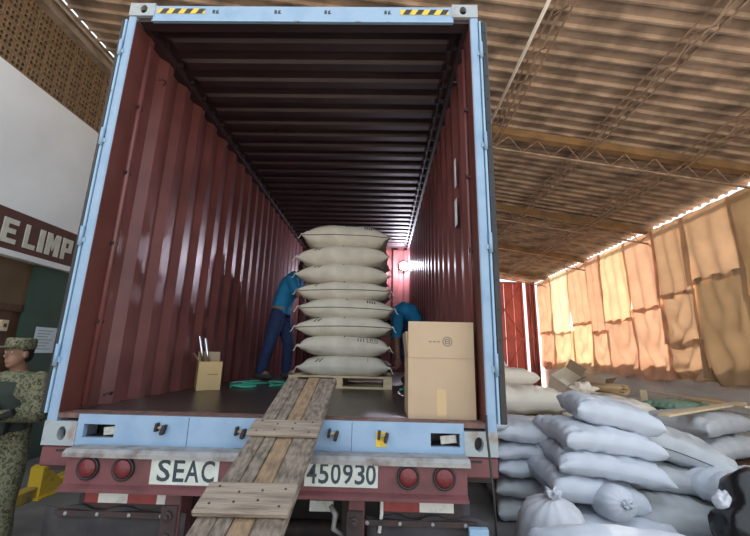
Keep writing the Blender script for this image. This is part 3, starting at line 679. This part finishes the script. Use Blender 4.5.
# gathered bags
def bag(name, label, loc, r, h, material, seed, lean=0, neck=.035, flare=.10, group=None):
    rnd = random.Random(seed); prof = [(.80, 0), (.97, .06), (1.0, .25), (.98, .5), (.92, .68), (.74, .82), (.42, .90), (neck/r, .935), (neck/r*.9, .95), (flare/r, .99), (flare/r*1.1, 1.01), (flare/r*.6, 1.005), (.001, .99)]
    n = 64; V = []; F = []
    for k_, (rr, zz) in enumerate(prof):
        for j in range(n):
            a = 2*math.pi*j/n; pl_ = max(0, (zz-.55))*1.1
            rad = r*rr*(1+.10*pl_*math.sin(a*13+seed)+.05*pl_*math.sin(a*7+seed*2)+.05*noise.noise(Vector((math.cos(a)*1.5, math.sin(a)*1.5, zz*3+seed))))
            V.append((rad*math.cos(a)*1.05+lean*zz*zz, rad*math.sin(a)*.9, h*zz+.03*h*math.sin(a*5+seed)*(zz > .98)))
    for i in range(len(prof)-1):
        for j in range(n): F.append((i*n+j, i*n+(j+1) % n, (i+1)*n+(j+1) % n, (i+1)*n+j))
    F.append(tuple(range(n-1, -1, -1)))
    o = link(name, MB().add(V, F).mesh(name, True), material); o.location = loc; tag(o, label, 'bag', group)
    ring = [(lean*.88+(neck+.004)*math.cos(t), (neck+.004)*.9*math.sin(t), h*.942) for t in [i*math.pi/6 for i in range(13)]]
    link('tie', MB().tube(ring, .006, 5).mesh('tie', True), 'twine', o, True)
    return o
bg = bag('tied_bag', 'upright translucent white bag gathered and tied at the top', (2.02, 1.45, GZ), .275, .70, 'film', 3, .0, flare=.06)
bg.rotation_euler = (R(14), 0, 0)
o = bag('tied_bag', 'small round sack with gathered tied end under the big pile', (2.82, 1.98, -.99), .175, .30, 'pp', 5, .0, flare=.045); o.rotation_euler = (R(78), 0, R(8))
tb_ = bpy.data.objects
# black plastic bag with a white liner showing
def crumple(name, label, loc, rx, ry, h, material, seed, cat='bag', amp=.16, parent=None):
    bm = bmesh.new(); bmesh.ops.create_icosphere(bm, subdivisions=4, radius=1)
    for v in bm.verts:
        p = v.co.copy(); n1 = noise.noise(p*1.7+Vector((seed, 0, 0))); n2 = abs(noise.noise(p*4.5+Vector((0, seed, 0))))
        q = 1+amp*n1-amp*.8*n2
        z = (p.z+1)/2; taper = 1-.35*z
        v.co = Vector((p.x*rx*q*taper, p.y*ry*q*taper, max(0, (z**.9)*h*(1+.2*n1))))
    me = bpy.data.meshes.new(name); bm.to_mesh(me); bm.free(); me.polygons.foreach_set('use_smooth', [True]*len(me.polygons))
    o = link(name, me, material, parent, True); o.location = loc
    if parent is None: tag(o, label, cat)
    return o
bb = crumple('plastic_bag', 'crumpled black plastic bag standing beside the pale sacks', (3.82, 1.42, GZ), .48, .36, .80, 'black_film', 4.2)
ln = crumple('white_liner', '', (-.27, .05, .50), .10, .10, .17, 'film', 6.6, parent=bb)
# big beige sacks behind, three rows
KG = 'big beige sacks stacked behind the container'
kl = [('big beige sack on top of the front beige row', 2.62, 3.95, -.26, 1.55, .9, .42, 'pp_beige', 31), ('tan sack in the middle of the front beige row showing its round end', 2.25, 4.0, -.68, .95, .85, .42, 'tan_sack', 32), ('brown sack beside it in the middle of the front beige row', 3.10, 4.05, -.68, .75, .85, .40, 'tan_sack', 33), ('lowest big sack of the front beige row', 2.62, 4.0, -1.14, 1.5, .9, .50, 'pp_beige', 34),
      ('top beige sack of the second beige row', 2.55, 4.85, .02, 1.45, .85, .36, 'pp_beige', 35), ('second sack down in the second beige row', 2.55, 4.9, -.34, 1.45, .85, .38, 'pp_beige', 36), ('third sack down in the second beige row', 2.55, 4.9, -.71, 1.45, .85, .38, 'pp_beige', 37), ('bottom sack of the second beige row', 2.55, 4.9, -1.14, 1.45, .85, .50, 'pp_beige', 38),
      ('top beige sack of the rear beige row, just showing', 2.40, 5.75, .22, 1.3, .8, .36, 'pp_beige', 39), ('second sack down in the rear beige row', 2.4, 5.75, -.14, 1.3, .8, .38, 'pp_beige', 40), ('third sack down in the rear beige row', 2.4, 5.75, -.52, 1.3, .8, .38, 'pp_beige', 41), ('lower sack of the rear beige row', 2.4, 5.75, -.85, 1.3, .8, .30, 'pp_beige', 42), ('bottom sack of the rear beige row', 2.4, 5.75, -1.2, 1.3, .8, .40, 'pp_beige', 43)]
for lab, x, y, z, L, W, T, mt, sd in kl:
    S_(lab, x, y, z, (sd % 3)*2-2, 0, 0, L, W, T, mt, sd*.77, (.01, 0), group=KG, pu=2.6)
# beige sacks that carry the cardboard, farther right
for k_, (x, y, zt) in enumerate(((3.95, 4.2, -.20), (4.25, 5.2, -.22))):
    for j in range(3):
        T = (zt-GZ)/3
        S_(('upper', 'middle', 'lower')[j]+' beige sack '+('under the brown cloth roll' if k_ == 0 else 'under the torn cardboard boxes'), x, y, zt-T*(j+.5), 4-3*j, 0, 0, 1.5, .95, T*1.02, 'pp_beige', 50+k_*5+j, (.02, 0), group='beige sacks under the cardboard')
#@@REST
# rack with grey sacks, boards and green sack at the right
rk = thing('wooden_rack', 'dark brown timber rack under the grey sacks', 'rack', (5.2, 3.6, GZ))
RK = Matrix.Translation((5.15, 3.62, 0)) @ Matrix.Rotation(R(28), 4, 'Z')
for x in (-.85, .78):
    for y in (-.45, .38): MB().box(x, x+.08, y, y+.08, GZ, -1.06, RK).obj('post', 'door_brown', rk)
for y in (-.47, .40): MB().box(-.95, .95, y, y+.07, -1.06, -.96, RK).obj('rail', 'door_brown', rk); MB().box(-.9, .9, y, y+.05, -1.30, -1.22, RK).obj('rail', 'door_brown', rk)
for i in range(7): MB().box(-.95+i*.275, -.70+i*.275, -.5, .5, -.96, -.93, RK).obj('slat', 'door_brown', rk)
S_('lower grey woven sack on the timber rack', 5.20, 3.62, -.775, 27, 0, 0, 1.45, .85, .31, 'pp_grey', 61, (.02, 0), group='grey sacks on the rack')
S_('upper grey woven sack on the timber rack', 5.12, 3.62, -.475, 29, 0, 0, 1.40, .82, .31, 'pp_grey', 62.5, (.03, 0), group='grey sacks on the rack')
for j in range(3):
    S_(('upper', 'middle', 'lower')[j]+' pale sack of the stack behind the timber rack', 5.80, 5.0, -.60-.315*j, 20, 0, 0, 1.5, .9, .33, 'pp_grey', 64+j, (.02, 0), group='pale sacks behind the rack')
def board(name, label, p, q, wd, th, material):
    p, q = Vector(p), Vector(q); d = q-p; L = d.length; mt = Matrix.Translation(p) @ d.to_track_quat('X', 'Z').to_matrix().to_4x4()
    o = MB().box(0, L, -wd/2, wd/2, 0, th, mt, c=.004).obj(name, material); tag(o, label, 'board', 'loose boards on the grey sacks'); return o
board('loose_board', 'long pale board lying along the far side of the green sack', (6.10, 6.0, -.28), (5.78, 3.5, -.275), .10, .028, 'pine')
board('loose_board', 'pale board lying across the front of the grey sacks', (4.08, 2.80, -.315), (6.15, 4.02, -.27), .13, .03, 'pine')
board('loose_board', 'short upright pale board end beside the green sack', (5.30, 4.95, -.44), (5.31, 4.96, -.16), .10, .03, 'pine')
S_('crumpled green woven sack lying between the boards', 5.55, 4.60, -.365, 24, 0, 0, .95, .6, .14, 'green_sack', 71, (.02, 0), group='sacks between the boards', pleat=.05)
S_('dull brown sack beside the green one between the boards', 6.25, 4.90, -.36, 30, -4, 0, .70, .5, .14, 'tan_sack', 73, (.02, 0), group='sacks between the boards', pleat=.04)
# torn cardboard and cloth roll
def open_box(name, label, loc, rot, a, b, h, th, material, inner, flaps, cat='cardboard box'):
    t = thing(name, label, cat, loc); t.rotation_euler = rot
    def part(nm, mb, mt): return link(nm, mb.mesh(nm), mt, t, True)
    part('base', MB().box(-a/2, a/2, -b/2, b/2, 0, th), material)
    part('front_panel', MB().box(-a/2, a/2, -b/2, -b/2+th, th, h), material); part('back_panel', MB().box(-a/2, a/2, b/2-th, b/2, th, h), material)
    part('side_panel', MB().box(-a/2, -a/2+th, -b/2+th, b/2-th, th, h), material); part('side_panel', MB().box(a/2-th, a/2, -b/2+th, b/2-th, th, h), material)
    for side, ln_, an in flaps:   # angle from upright, outward
        if side in 'fb':
            s = -1 if side == 'f' else 1; mt_ = Matrix.Translation((0, s*(b/2-th/2), h)) @ Matrix.Rotation(-s*R(an), 4, 'X')
            part('flap', MB().box(-a/2+.003, a/2-.003, -th/2, th/2, .002, ln_, mt_), inner)
        else:
            s = -1 if side == 'l' else 1; mt_ = Matrix.Translation((s*(a/2-th/2), 0, h)) @ Matrix.Rotation(s*R(an), 4, 'Y')
            part('flap', MB().box(-th/2, th/2, -b/2+.006, b/2-.006, .002, ln_, mt_), inner)
    return t
open_box('torn_box', 'torn open cardboard box tipped on its side with pale outside', (4.02, 5.25, -.18), (R(35), R(-20), R(25)), .42, .34, .28, .006, 'pp_beige', 'cardboard_in', (('f', .15, 40), ('r', .18, 25)))
open_box('torn_box', 'brown flattened cardboard box leaning beside the pale box', (4.52, 5.3, -.16), (R(-25), R(18), R(-20)), .46, .30, .20, .006, 'cardboard_in', 'cardboard_in', (('r', .2, 60), ('b', .15, 20)))
V = []
for k_ in range(70):
    t = k_/69*4.2*math.pi; rr = .04+.0085*t; V.append((rr*math.cos(t), rr*math.sin(t)*.62))
mbr = MB(); n = len(V); W_ = []
for y in (-.30, .30):
    for i, (a, b) in enumerate(V): W_.append((a+.02*math.sin(i*.7)*(1 if y < 0 else -1), y+.02*math.sin(i*.5), b+.10))
mbr.add(W_, [(i, i+1, n+i+1, n+i) for i in range(n-1)])
o = link('cloth_roll', mbr.mesh('cloth_roll', True), 'tan_sack'); sm = o.modifiers.new('s', 'SOLIDIFY'); sm.thickness = .012
o.location = (4.30, 4.35, -.20); o.rotation_euler = (0, 0, R(25)); tag(o, 'loosely rolled brown sackcloth lying in front of the cardboard', 'cloth roll')
crumple('crumpled_cloth', 'crumpled pale beige cloth next to the brown roll', (3.92, 4.35, -.21), .24, .22, .20, 'pp_beige', 2.2, 'cloth', .4)
# ================================================================== THINGS IN THE CONTAINER
bxr = open_box('carton', 'large open cardboard carton standing at the container edge', (.945, .275, .003), (0, 0, 0), .384, .33, .335, .005, 'cardboard', 'cardboard_in', (('b', .17, -4), ('l', .15, 6)))
fl = link('front_flap', MB().box(-.192, .192, -.1665, -.1615, .337, .545).mesh('front_flap'), 'cardboard', bxr, True)
link('crease', MB().box(-.193, .193, -.1672, -.160, .3335, .3370).mesh('crease'), 'cardboard_in', bxr, True)
link('packing_tape', MB().box(-.030, .026, -.1662, -.165, .01, .16).mesh('packing_tape'), 'tape', bxr, True)
link('packing_tape', MB().box(-.030, .026, -.1658, -.165, .16, .333).mesh('packing_tape'), 'cardboard', bxr, True)
def ring2(cx, cz, r0, r1, y):
    V = [(cx+r*math.cos(t), y, cz+r*math.sin(t)) for t in [i*math.pi/12 for i in range(24)] for r in (r0, r1)]
    return MB().add(V, [(2*i, 2*i+1, (2*i+3) % 48, (2*i+2) % 48) for i in range(24)])
for r0, r1 in ((.026, .029), (.021, .023)): link('emblem', ring2(.037, .43, r0, r1, -.1672).mesh('emblem'), 'ink_soft', fl, True)
for a, b, c, d in ((-.010, .010, .010, .014), (-.010, .010, -.002, .002), (-.010, .010, -.014, -.010), (-.013, -.009, -.012, .012), (.009, .013, -.012, .012)):
    link('emblem_stroke', MB().box(.037+a, .037+b, -.1672, -.1666, .43+c, .43+d).mesh('emblem_stroke'), 'ink_soft', fl, True)
for q in range(3):
    link('glyph', MB().box(-.070+q*.024, -.056+q*.024, -.1672, -.1666, .427, .430).box(-.070+q*.024, -.067+q*.024, -.1672, -.1666, .424, .433).box(-.060+q*.024, -.057+q*.024, -.1672, -.1666, .423, .434).mesh('glyph'), 'ink_soft', fl, True)
sb = open_box('small_carton', 'small yellowish cardboard carton by the maroon wall', (-1.00, 1.44, .002), (0, 0, R(32)), .20, .16, .25, .004, 'cardboard_y', 'cardboard', (('l', .09, 35), ('b', .09, 10)))
link('print_line', MB().box(-.02, .07, -.0806, -.08, .135, .14).mesh('print_line'), 'ink_soft', sb, True)
for k_, (dx, ln_) in enumerate(((-.03, .40), (.02, .38))):
    p = Vector((-1.00+dx, 1.46, .10)); d = Vector((-.26, -.05+.02*k_, 1)).normalized()
    o = MB().tube([p, p+d*ln_*.98, p+d*ln_], [.014, .014, .010], 12).obj('metal_tube', 'chrome', None, True); tag(o, ('left', 'right')[k_]+' bright metal tube standing in the small carton', 'tube', 'tubes in the small carton')
# green strapping on the container floor
def strap(label, pts, seed):
    rnd = random.Random(seed); P = []
    for i in range(len(pts)-1):
        for t in range(6):
            a, b = Vector(pts[i]), Vector(pts[i+1]); q = a.lerp(b, t/6); P.append(q)
    Q = [sum((P[min(max(i+k_, 0), len(P)-1)] for k_ in (-3, -2, -1, 0, 1, 2, 3)), Vector())/7 for i in range(len(P))]
    tag(MB().tube(Q, .011, 6).obj('strap', 'green_strap', None, True), label, 'strap', 'green straps on the container floor')
zf = .012
strap('green strap looped beside the small carton', [(-.85, 1.60, zf), (-.95, 1.95, zf), (-.62, 1.85, zf), (-.70, 1.60, zf), (-.95, 1.72, zf+.02), (-1.0, 2.3, zf), (-.80, 2.7, zf)], 1)
strap('green strap trailing toward the workers feet', [(-.9, 1.9, zf+.02), (-.6, 2.1, zf), (-.75, 2.5, zf), (-.45, 2.45, zf), (-.40, 2.1, zf)], 2)
strap('green strap coil bunched next to the pallet', [(-.52, 1.95, zf), (-.7, 2.2, zf+.02), (-.48, 2.3, zf), (-.42, 2.0, zf), (-.6, 1.8, zf)], 3)
strap('short green strap lying between pallet and carton', [(.76, 1.75, zf), (.95, 1.9, zf), (.80, 2.1, zf), (.98, 2.2, zf)], 4)
# work lamp at the far end
lp = thing('work_lamp', 'bright work lamp fixed high at the far end wall', 'lamp', (1.06, 5.80, 2.2))
MB().lathe([(.0, .0), (.075, .0), (.078, .03), (.04, .07), (.015, .09), (.0, .09)], Matrix.Translation((1.06, 5.79, 2.235)) @ Matrix.Rotation(-math.pi/2, 4, 'X'), 20).obj('housing', 'black', lp, True)
MB().lathe([(.0, .06), (.045, .05), (.078, .024), (.088, .0)], Matrix.Translation((1.06, 5.79, 2.235)) @ Matrix.Rotation(math.pi/2, 4, 'X'), 20).obj('bulb', 'lamp_glow', lp, True)
box('arm', 1.05, 1.07, 5.87, 5.93, 2.225, 2.245, 'black', lp)
ll = bpy.data.objects.new('lamp_light', bpy.data.lights.new('lamp_light', 'POINT')); COL.objects.link(ll); ll.parent = lp
ll.location = (0, -.13, .035); ll.data.energy = 75; ll.data.color = (.84, .82, 1); ll.data.shadow_soft_size = .05
# ================================================================== PEOPLE
def ell(c, rx, ry, rz, mt=None, n=16):
    prof = [(math.sin(math.pi*i/n), -math.cos(math.pi*i/n)) for i in range(n+1)]; prof[0] = (0.0005, -1); prof[-1] = (.0005, 1)
    m_ = Matrix.Translation(c) @ (mt or Matrix.Identity(4)) @ Matrix.Diagonal((rx, ry, rz, 1)); return prof, m_
class Body(MB):
    def sph(s, c, rx, ry=None, rz=None, mt=None): p, m_ = ell(Vector(c), rx, ry or rx, rz or rx, mt); return s.lathe(p, m_, 16)
    def limb(s, a, ra, b, rb):
        a, b = Vector(a), Vector(b); s.tube([a.lerp(b, t/4) for t in range(5)], [ra+(rb-ra)*t/4+.06*ra*math.sin(math.pi*t/4) for t in range(5)], 14); s.sph(a, ra); return s.sph(b, rb)
    def loft(s, rings, side):     # rings: (centre, half width along side, half depth)
        n = 18; V = []; F = []; side = Vector(side).normalized(); k = len(rings)
        for i, (c, rx, ry) in enumerate(rings):
            t = (Vector(rings[min(i+1, k-1)][0])-Vector(rings[max(i-1, 0)][0])).normalized(); sx = (side-t*side.dot(t)).normalized(); dy = t.cross(sx)
            V += [Vector(c)+sx*rx*math.cos(2*math.pi*j/n)+dy*ry*math.sin(2*math.pi*j/n) for j in range(n)]
        for i in range(k-1):
            for j in range(n): F.append((i*n+j, i*n+(j+1) % n, (i+1)*n+(j+1) % n, (i+1)*n+j))
        F += [tuple(range(n-1, -1, -1)), tuple((k-1)*n+j for j in range(n))]
        return s.add(V, F)
    def hand(s, wr, d, nrm):
        d = Vector(d).normalized(); nrm = Vector(nrm); nrm = (nrm-d*nrm.dot(d)).normalized(); sd = d.cross(nrm); wr = Vector(wr)
        rot = Matrix((sd, nrm, d)).transposed().to_4x4()
        s.sph(wr+d*.045, .040, .020, .055, rot)
        for k, (o_, l) in enumerate(((-.030, .065), (-.010, .078), (.010, .074), (.029, .058))):
            p0 = wr+d*.075+sd*o_; p1 = p0+d*l*.45+nrm*.012; p2 = p1+d*l*.25+nrm*.028; p3 = p2+nrm*.024
            s.tube([p0, p1, p2, p3], [.0095, .009, .0085, .007], 8); s.sph(p3, .007)
        p0 = wr+d*.025-sd*.028; s.tube([p0, p0+d*.03-sd*.025+nrm*.01, p0+d*.055-sd*.028+nrm*.025], [.012, .0105, .009], 8); s.sph(p0+d*.055-sd*.028+nrm*.025, .009)
        return s
    def head(s, c, fwd, up=(0, 0, 1)):
        up = Vector(up).normalized(); f_ = Vector(fwd); f_ = (f_-up*f_.dot(up)).normalized(); sd = f_.cross(up); c = Vector(c)
        rot = Matrix((sd, f_, up)).transposed().to_4x4()
        s.sph(c+up*.03, .076, .094, .092, rot); s.sph(c+f_*.022-up*.045, .060, .068, .072, rot); s.sph(c+f_*.055-up*.095, .030, .026, .022, rot)
        s.tube([c+f_*.088+up*.012, c+f_*.108-up*.022, c+f_*.088-up*.036], [.009, .015, .012], 8)
        for e in (-1, 1): s.sph(c+sd*e*.077-up*.01, .010, .022, .032, rot); s.sph(c+f_*.075+sd*e*.032+up*.03, .026, .016, .010, rot)
        s.sph(c+f_*.082-up*.066, .024, .012, .009, rot)
        self_rot = rot; return rot
    def fused(s, name, material, parent, vox=.009, smooth=4):
        me = s.mesh(name); o = bpy.data.objects.new(name+'_tmp', me); COL.objects.link(o)
        rm = o.modifiers.new('r', 'REMESH'); rm.mode = 'VOXEL'; rm.voxel_size = vox
        if smooth: sm = o.modifiers.new('s', 'SMOOTH'); sm.iterations = smooth; sm.factor = .5
        bpy.context.view_layer.update()
        m2 = bpy.data.meshes.new_from_object(o.evaluated_get(bpy.context.evaluated_depsgraph_get())); bpy.data.objects.remove(o)
        m2.materials.clear(); m2.polygons.foreach_set('use_smooth', [True]*len(m2.polygons))
        return link(name, m2, material, parent)
def person(label, loc, J, torso, side, fwd, headc, headfwd, headup, shirt, trousers, shoe, sleeve, hands, hip_r=.105, chin_hide=False):
    P = thing('person', label, 'person', loc)
    b = Body(); b.loft([(c, rx, ry) for c, rx, ry in torso], side)
    for c, rx, ry in torso[1:-1:2]: pass
    neck = Vector(torso[-1][0]); b.limb(neck, .055, Vector(headc)-Vector(headup).normalized()*.06, .05)
    rot = b.head(headc, headfwd, headup)
    for s in ('l', 'r'):
        b.limb(J['sh'+s], .058, J['el'+s], .043); b.limb(J['el'+s], .043, J['wr'+s], .029)
        b.hand(J['wr'+s], *hands[s])
        b.limb(J['hp'+s], hip_r-.02, J['kn'+s], .056); b.limb(J['kn'+s], .056, J['an'+s], .040); b.limb(J['an'+s], .042, J['to'+s], .032)
    body = b.fused('body', 'skin', P, .008, 3)
    c = Body(); c.loft([(p, rx+.030, ry+.030) for p, rx, ry in torso], side)
    for s in ('l', 'r'):
        c.sph(J['sh'+s], .078); e = Vector(J['sh'+s]).lerp(Vector(J['el'+s]), min(1, sleeve)); c.limb(J['sh'+s], .076, e, .060)
        if sleeve > 1: c.limb(J['el'+s], .060, Vector(J['el'+s]).lerp(Vector(J['wr'+s]), .92), .043)
    c.fused('shirt', shirt, P, .011, 5)
    t = Body(); h = Vector(torso[0][0]); t.loft([(h+Vector((0, 0, -.02)), torso[0][1]+.028, torso[0][2]+.028), (Vector(torso[0][0]).lerp(Vector(torso[1][0]), .35), torso[0][1]+.022, torso[0][2]+.022)], side)
    for s in ('l', 'r'): t.limb(J['hp'+s], hip_r, J['kn'+s], .080); t.limb(J['kn'+s], .078, Vector(J['kn'+s]).lerp(Vector(J['an'+s]), .97), .066)
    t.fused('trousers', trousers, P, .011, 5)
    for s in ('l', 'r'):
        f = Body(); an, to = Vector(J['an'+s]), Vector(J['to'+s]); d = (to-an); d.z = 0; d.normalize()
        fl_ = min(to.z, an.z)-.042; base = Vector((an.x, an.y, fl_+.045)); f.limb(an+Vector((0, 0, .03)), .052, base, .05)
        f.limb(base-d*.03, .045, Vector((to.x, to.y, fl_+.04)), .042); f.fused('shoe', shoe, P, .010, 3)
    hc, up = Vector(headc), Vector(headup).normalized(); f_ = Vector(headfwd); f_ = (f_-up*f_.dot(up)).normalized(); sd = f_.cross(up)
    for e in (-1, 1):
        ey = Body().sph(hc+f_*.084+sd*e*.032+up*.012, .012, .010, .009).obj('eye', 'plate_white', P, True)
        Body().sph(hc+f_*.092+sd*e*.032+up*.012, .005).obj('pupil', 'black', ey, True)
    hb = Body(); hb.sph(hc+up*.040-f_*.012, .083, .094, .090, rot); hb.sph(hc-f_*.04-up*.01, .074, .06, .075, rot); hair = hb.fused('hair', 'hair', P, .010, 2)
    return P, rot
V3 = Vector
# soldier beside the container, rifle across the chest
B0 = V3((-2.50, 1.13, GZ)); a_ = R(8); RZ = Matrix.Rotation(a_, 3, 'Z')
def W(x, y, z): return B0+RZ @ V3((x, y, z*1.015))
sJ = {}
for s, e in (('l', 1), ('r', -1)):
    sJ['hp'+s] = W(.095*e, 0, .93); sJ['kn'+s] = W(.125*e, -.03, .52); sJ['an'+s] = W(.14*e, .02, .10); sJ['to'+s] = W(.17*e, -.14, .045)
    sJ['sh'+s] = W(.185*e, 0, 1.45); sJ['el'+s] = W(.245*e, -.04, 1.18)
sJ['wrl'] = W(.06, -.25, 1.20); sJ['wrr'] = W(-.10, -.24, 1.10)
tors = [(W(0, 0, .92), .155, .105), (W(0, 0, 1.05), .15, .105), (W(0, 0, 1.2), .16, .115), (W(0, .0, 1.36), .185, .12), (W(0, .01, 1.46), .15, .085), (W(0, .015, 1.52), .07, .06)]
hf = RZ @ V3((-.32, -1, -.12))
so, srot = person('soldier in camouflage and cap standing by the green wall with a rifle', B0, sJ, tors, RZ @ V3((1, 0, 0)), RZ @ V3((0, -1, 0)), W(0, -.03, 1.665), hf, (0, 0, 1), 'camo', 'camo', 'boot', 2,
    {'l': (RZ @ V3((-1, -.25, -.1)), RZ @ V3((0, -.3, -1))), 'r': (RZ @ V3((.9, -.4, .2)), RZ @ V3((0, -.3, 1)))})
hc = W(0, -.03, 1.665); hfn = V3((hf.x, hf.y, 0)).normalized()
cp = Body(); cp.sph(hc+V3((0, 0, .068)), .098, .112, .062, srot); cp.loft([(hc+V3((0, 0, .045)), .094, .108), (hc+V3((0, 0, .12)), .096, .108), (hc+V3((0, 0, .132)), .085, .095)], hfn.cross(V3((0, 0, 1)))); cap = cp.fused('cap', 'camo', so, .009, 2)
bl = Body().sph(hc+hfn*.115+V3((0, 0, .052)), .075, .075, .010, srot).obj('cap_brim', 'camo', so, True)
vt = Body(); vt.loft([(W(0, -.01, 1.06), .180, .138), (W(0, -.01, 1.2), .186, .145), (W(0, -.01, 1.36), .195, .142), (W(0, 0, 1.43), .14, .13)], RZ @ V3((1, 0, 0)))
vt.fused('tactical_vest', 'vest', so, .012, 3)
for k_ in range(3):
    MB().box(-.13+k_*.09, -.05+k_*.09, -.205, -.15, 1.07, 1.19, Matrix.Translation(B0) @ RZ.to_4x4(), c=.01).obj('pouch', 'vest', so)
MB().tube([W(-.16, -.10, 1.45), W(-.02, -.19, 1.32), W(.12, -.2, 1.18)], .016, 6).obj('sling', 'black', so)
rf = thing('rifle', 'black rifle held across the chest of the soldier', 'rifle', W(0, -.28, 1.1))
q0, q1 = W(.14, -.27, 1.20), W(-.34, -.29, .99); dv = (q1-q0).normalized()
MB().tube([q0, q0.lerp(q1, .45)], .028, 6).obj('receiver', 'gun', rf); MB().tube([q0.lerp(q1, .4), q1], .012, 8).obj('barrel', 'gun', rf)
MB().tube([q0, q0-dv*.09], [.02, .03], 6).obj('stock', 'gun', rf); MB().tube([q0.lerp(q1, .25), q0.lerp(q1, .30)+V3((0, 0, -.16))], [.018, .014], 6).obj('magazine', 'gun', rf)
# worker leaning on the stack from the maroon wall
J = {'hpl': (-.80, 2.92, .86), 'hpr': (-.78, 3.10, .86), 'knl': (-.86, 2.86, .48), 'knr': (-.68, 3.12, .46), 'anl': (-.97, 2.90, .10), 'anr': (-.70, 3.16, .10), 'tol': (-.84, 2.88, .045), 'tor': (-.56, 3.16, .045),
     'shl': (-.64, 2.84, 1.32), 'shr': (-.62, 3.18, 1.30), 'ell': (-.52, 2.80, 1.10), 'elr': (-.42, 3.12, 1.10), 'wrl': (-.36, 2.82, 1.26), 'wrr': (-.30, 3.0, 1.26)}
tors = [((-.79, 3.01, .86), .155, .105), ((-.78, 3.01, .98), .145, .10), ((-.74, 3.01, 1.13), .155, .105), ((-.68, 3.01, 1.27), .18, .115), ((-.61, 3.01, 1.37), .14, .085), ((-.57, 3.01, 1.42), .07, .06)]
w1, _ = person('worker in a bright blue shirt and jeans leaning into the jute stack', (-.8, 3.0, 0), J, tors, (0, 1, 0), (1, 0, 0), (-.49, 3.0, 1.53), (1, 0, -.35), (.35, 0, 1), 'shirt_blue', 'jeans', 'shoe', .75,
    {'l': ((.6, -.2, .5), (.4, 0, -1)), 'r': ((.6, -.3, .4), (.4, 0, -1))})
bt = Body(); bt.loft([((-.793, 3.01, .915), .186, .134), ((-.787, 3.01, .95), .184, .132)], (0, 1, 0)); bt.obj('belt', 'belt', w1, True)
# worker bent over between stack and right wall
J = {'hpl': (1.0, 2.70, .72), 'hpr': (1.0, 2.90, .72), 'knl': (.90, 2.68, .42), 'knr': (.90, 2.94, .42), 'anl': (1.02, 2.70, .10), 'anr': (1.02, 2.92, .10), 'tol': (.90, 2.66, .045), 'tor': (.90, 2.90, .045),
     'shl': (.80, 2.56, .80), 'shr': (.79, 2.90, .80), 'ell': (.78, 2.50, .53), 'elr': (.76, 2.84, .54), 'wrl': (.80, 2.46, .30), 'wrr': (.80, 2.72, .30)}
tors = [((1.02, 2.80, .72), .15, .095), ((1.01, 2.79, .81), .155, .10), ((.96, 2.77, .875), .165, .11), ((.88, 2.75, .89), .185, .115), ((.79, 2.73, .84), .14, .09), ((.74, 2.72, .79), .07, .06)]
w2, _ = person('worker in a blue shirt bending down behind the large carton', (.95, 2.8, 0), J, tors, (0, 1, 0), (-1, 0, -.4), (.67, 2.71, .70), (-.3, 0, -1), (-.8, 0, -.45), 'shirt_blue', 'jeans', 'shoe', .8,
    {'l': ((0, -.2, -1), (-.6, -.6, 0)), 'r': ((0, -.2, -1), (-.6, -.6, 0))})
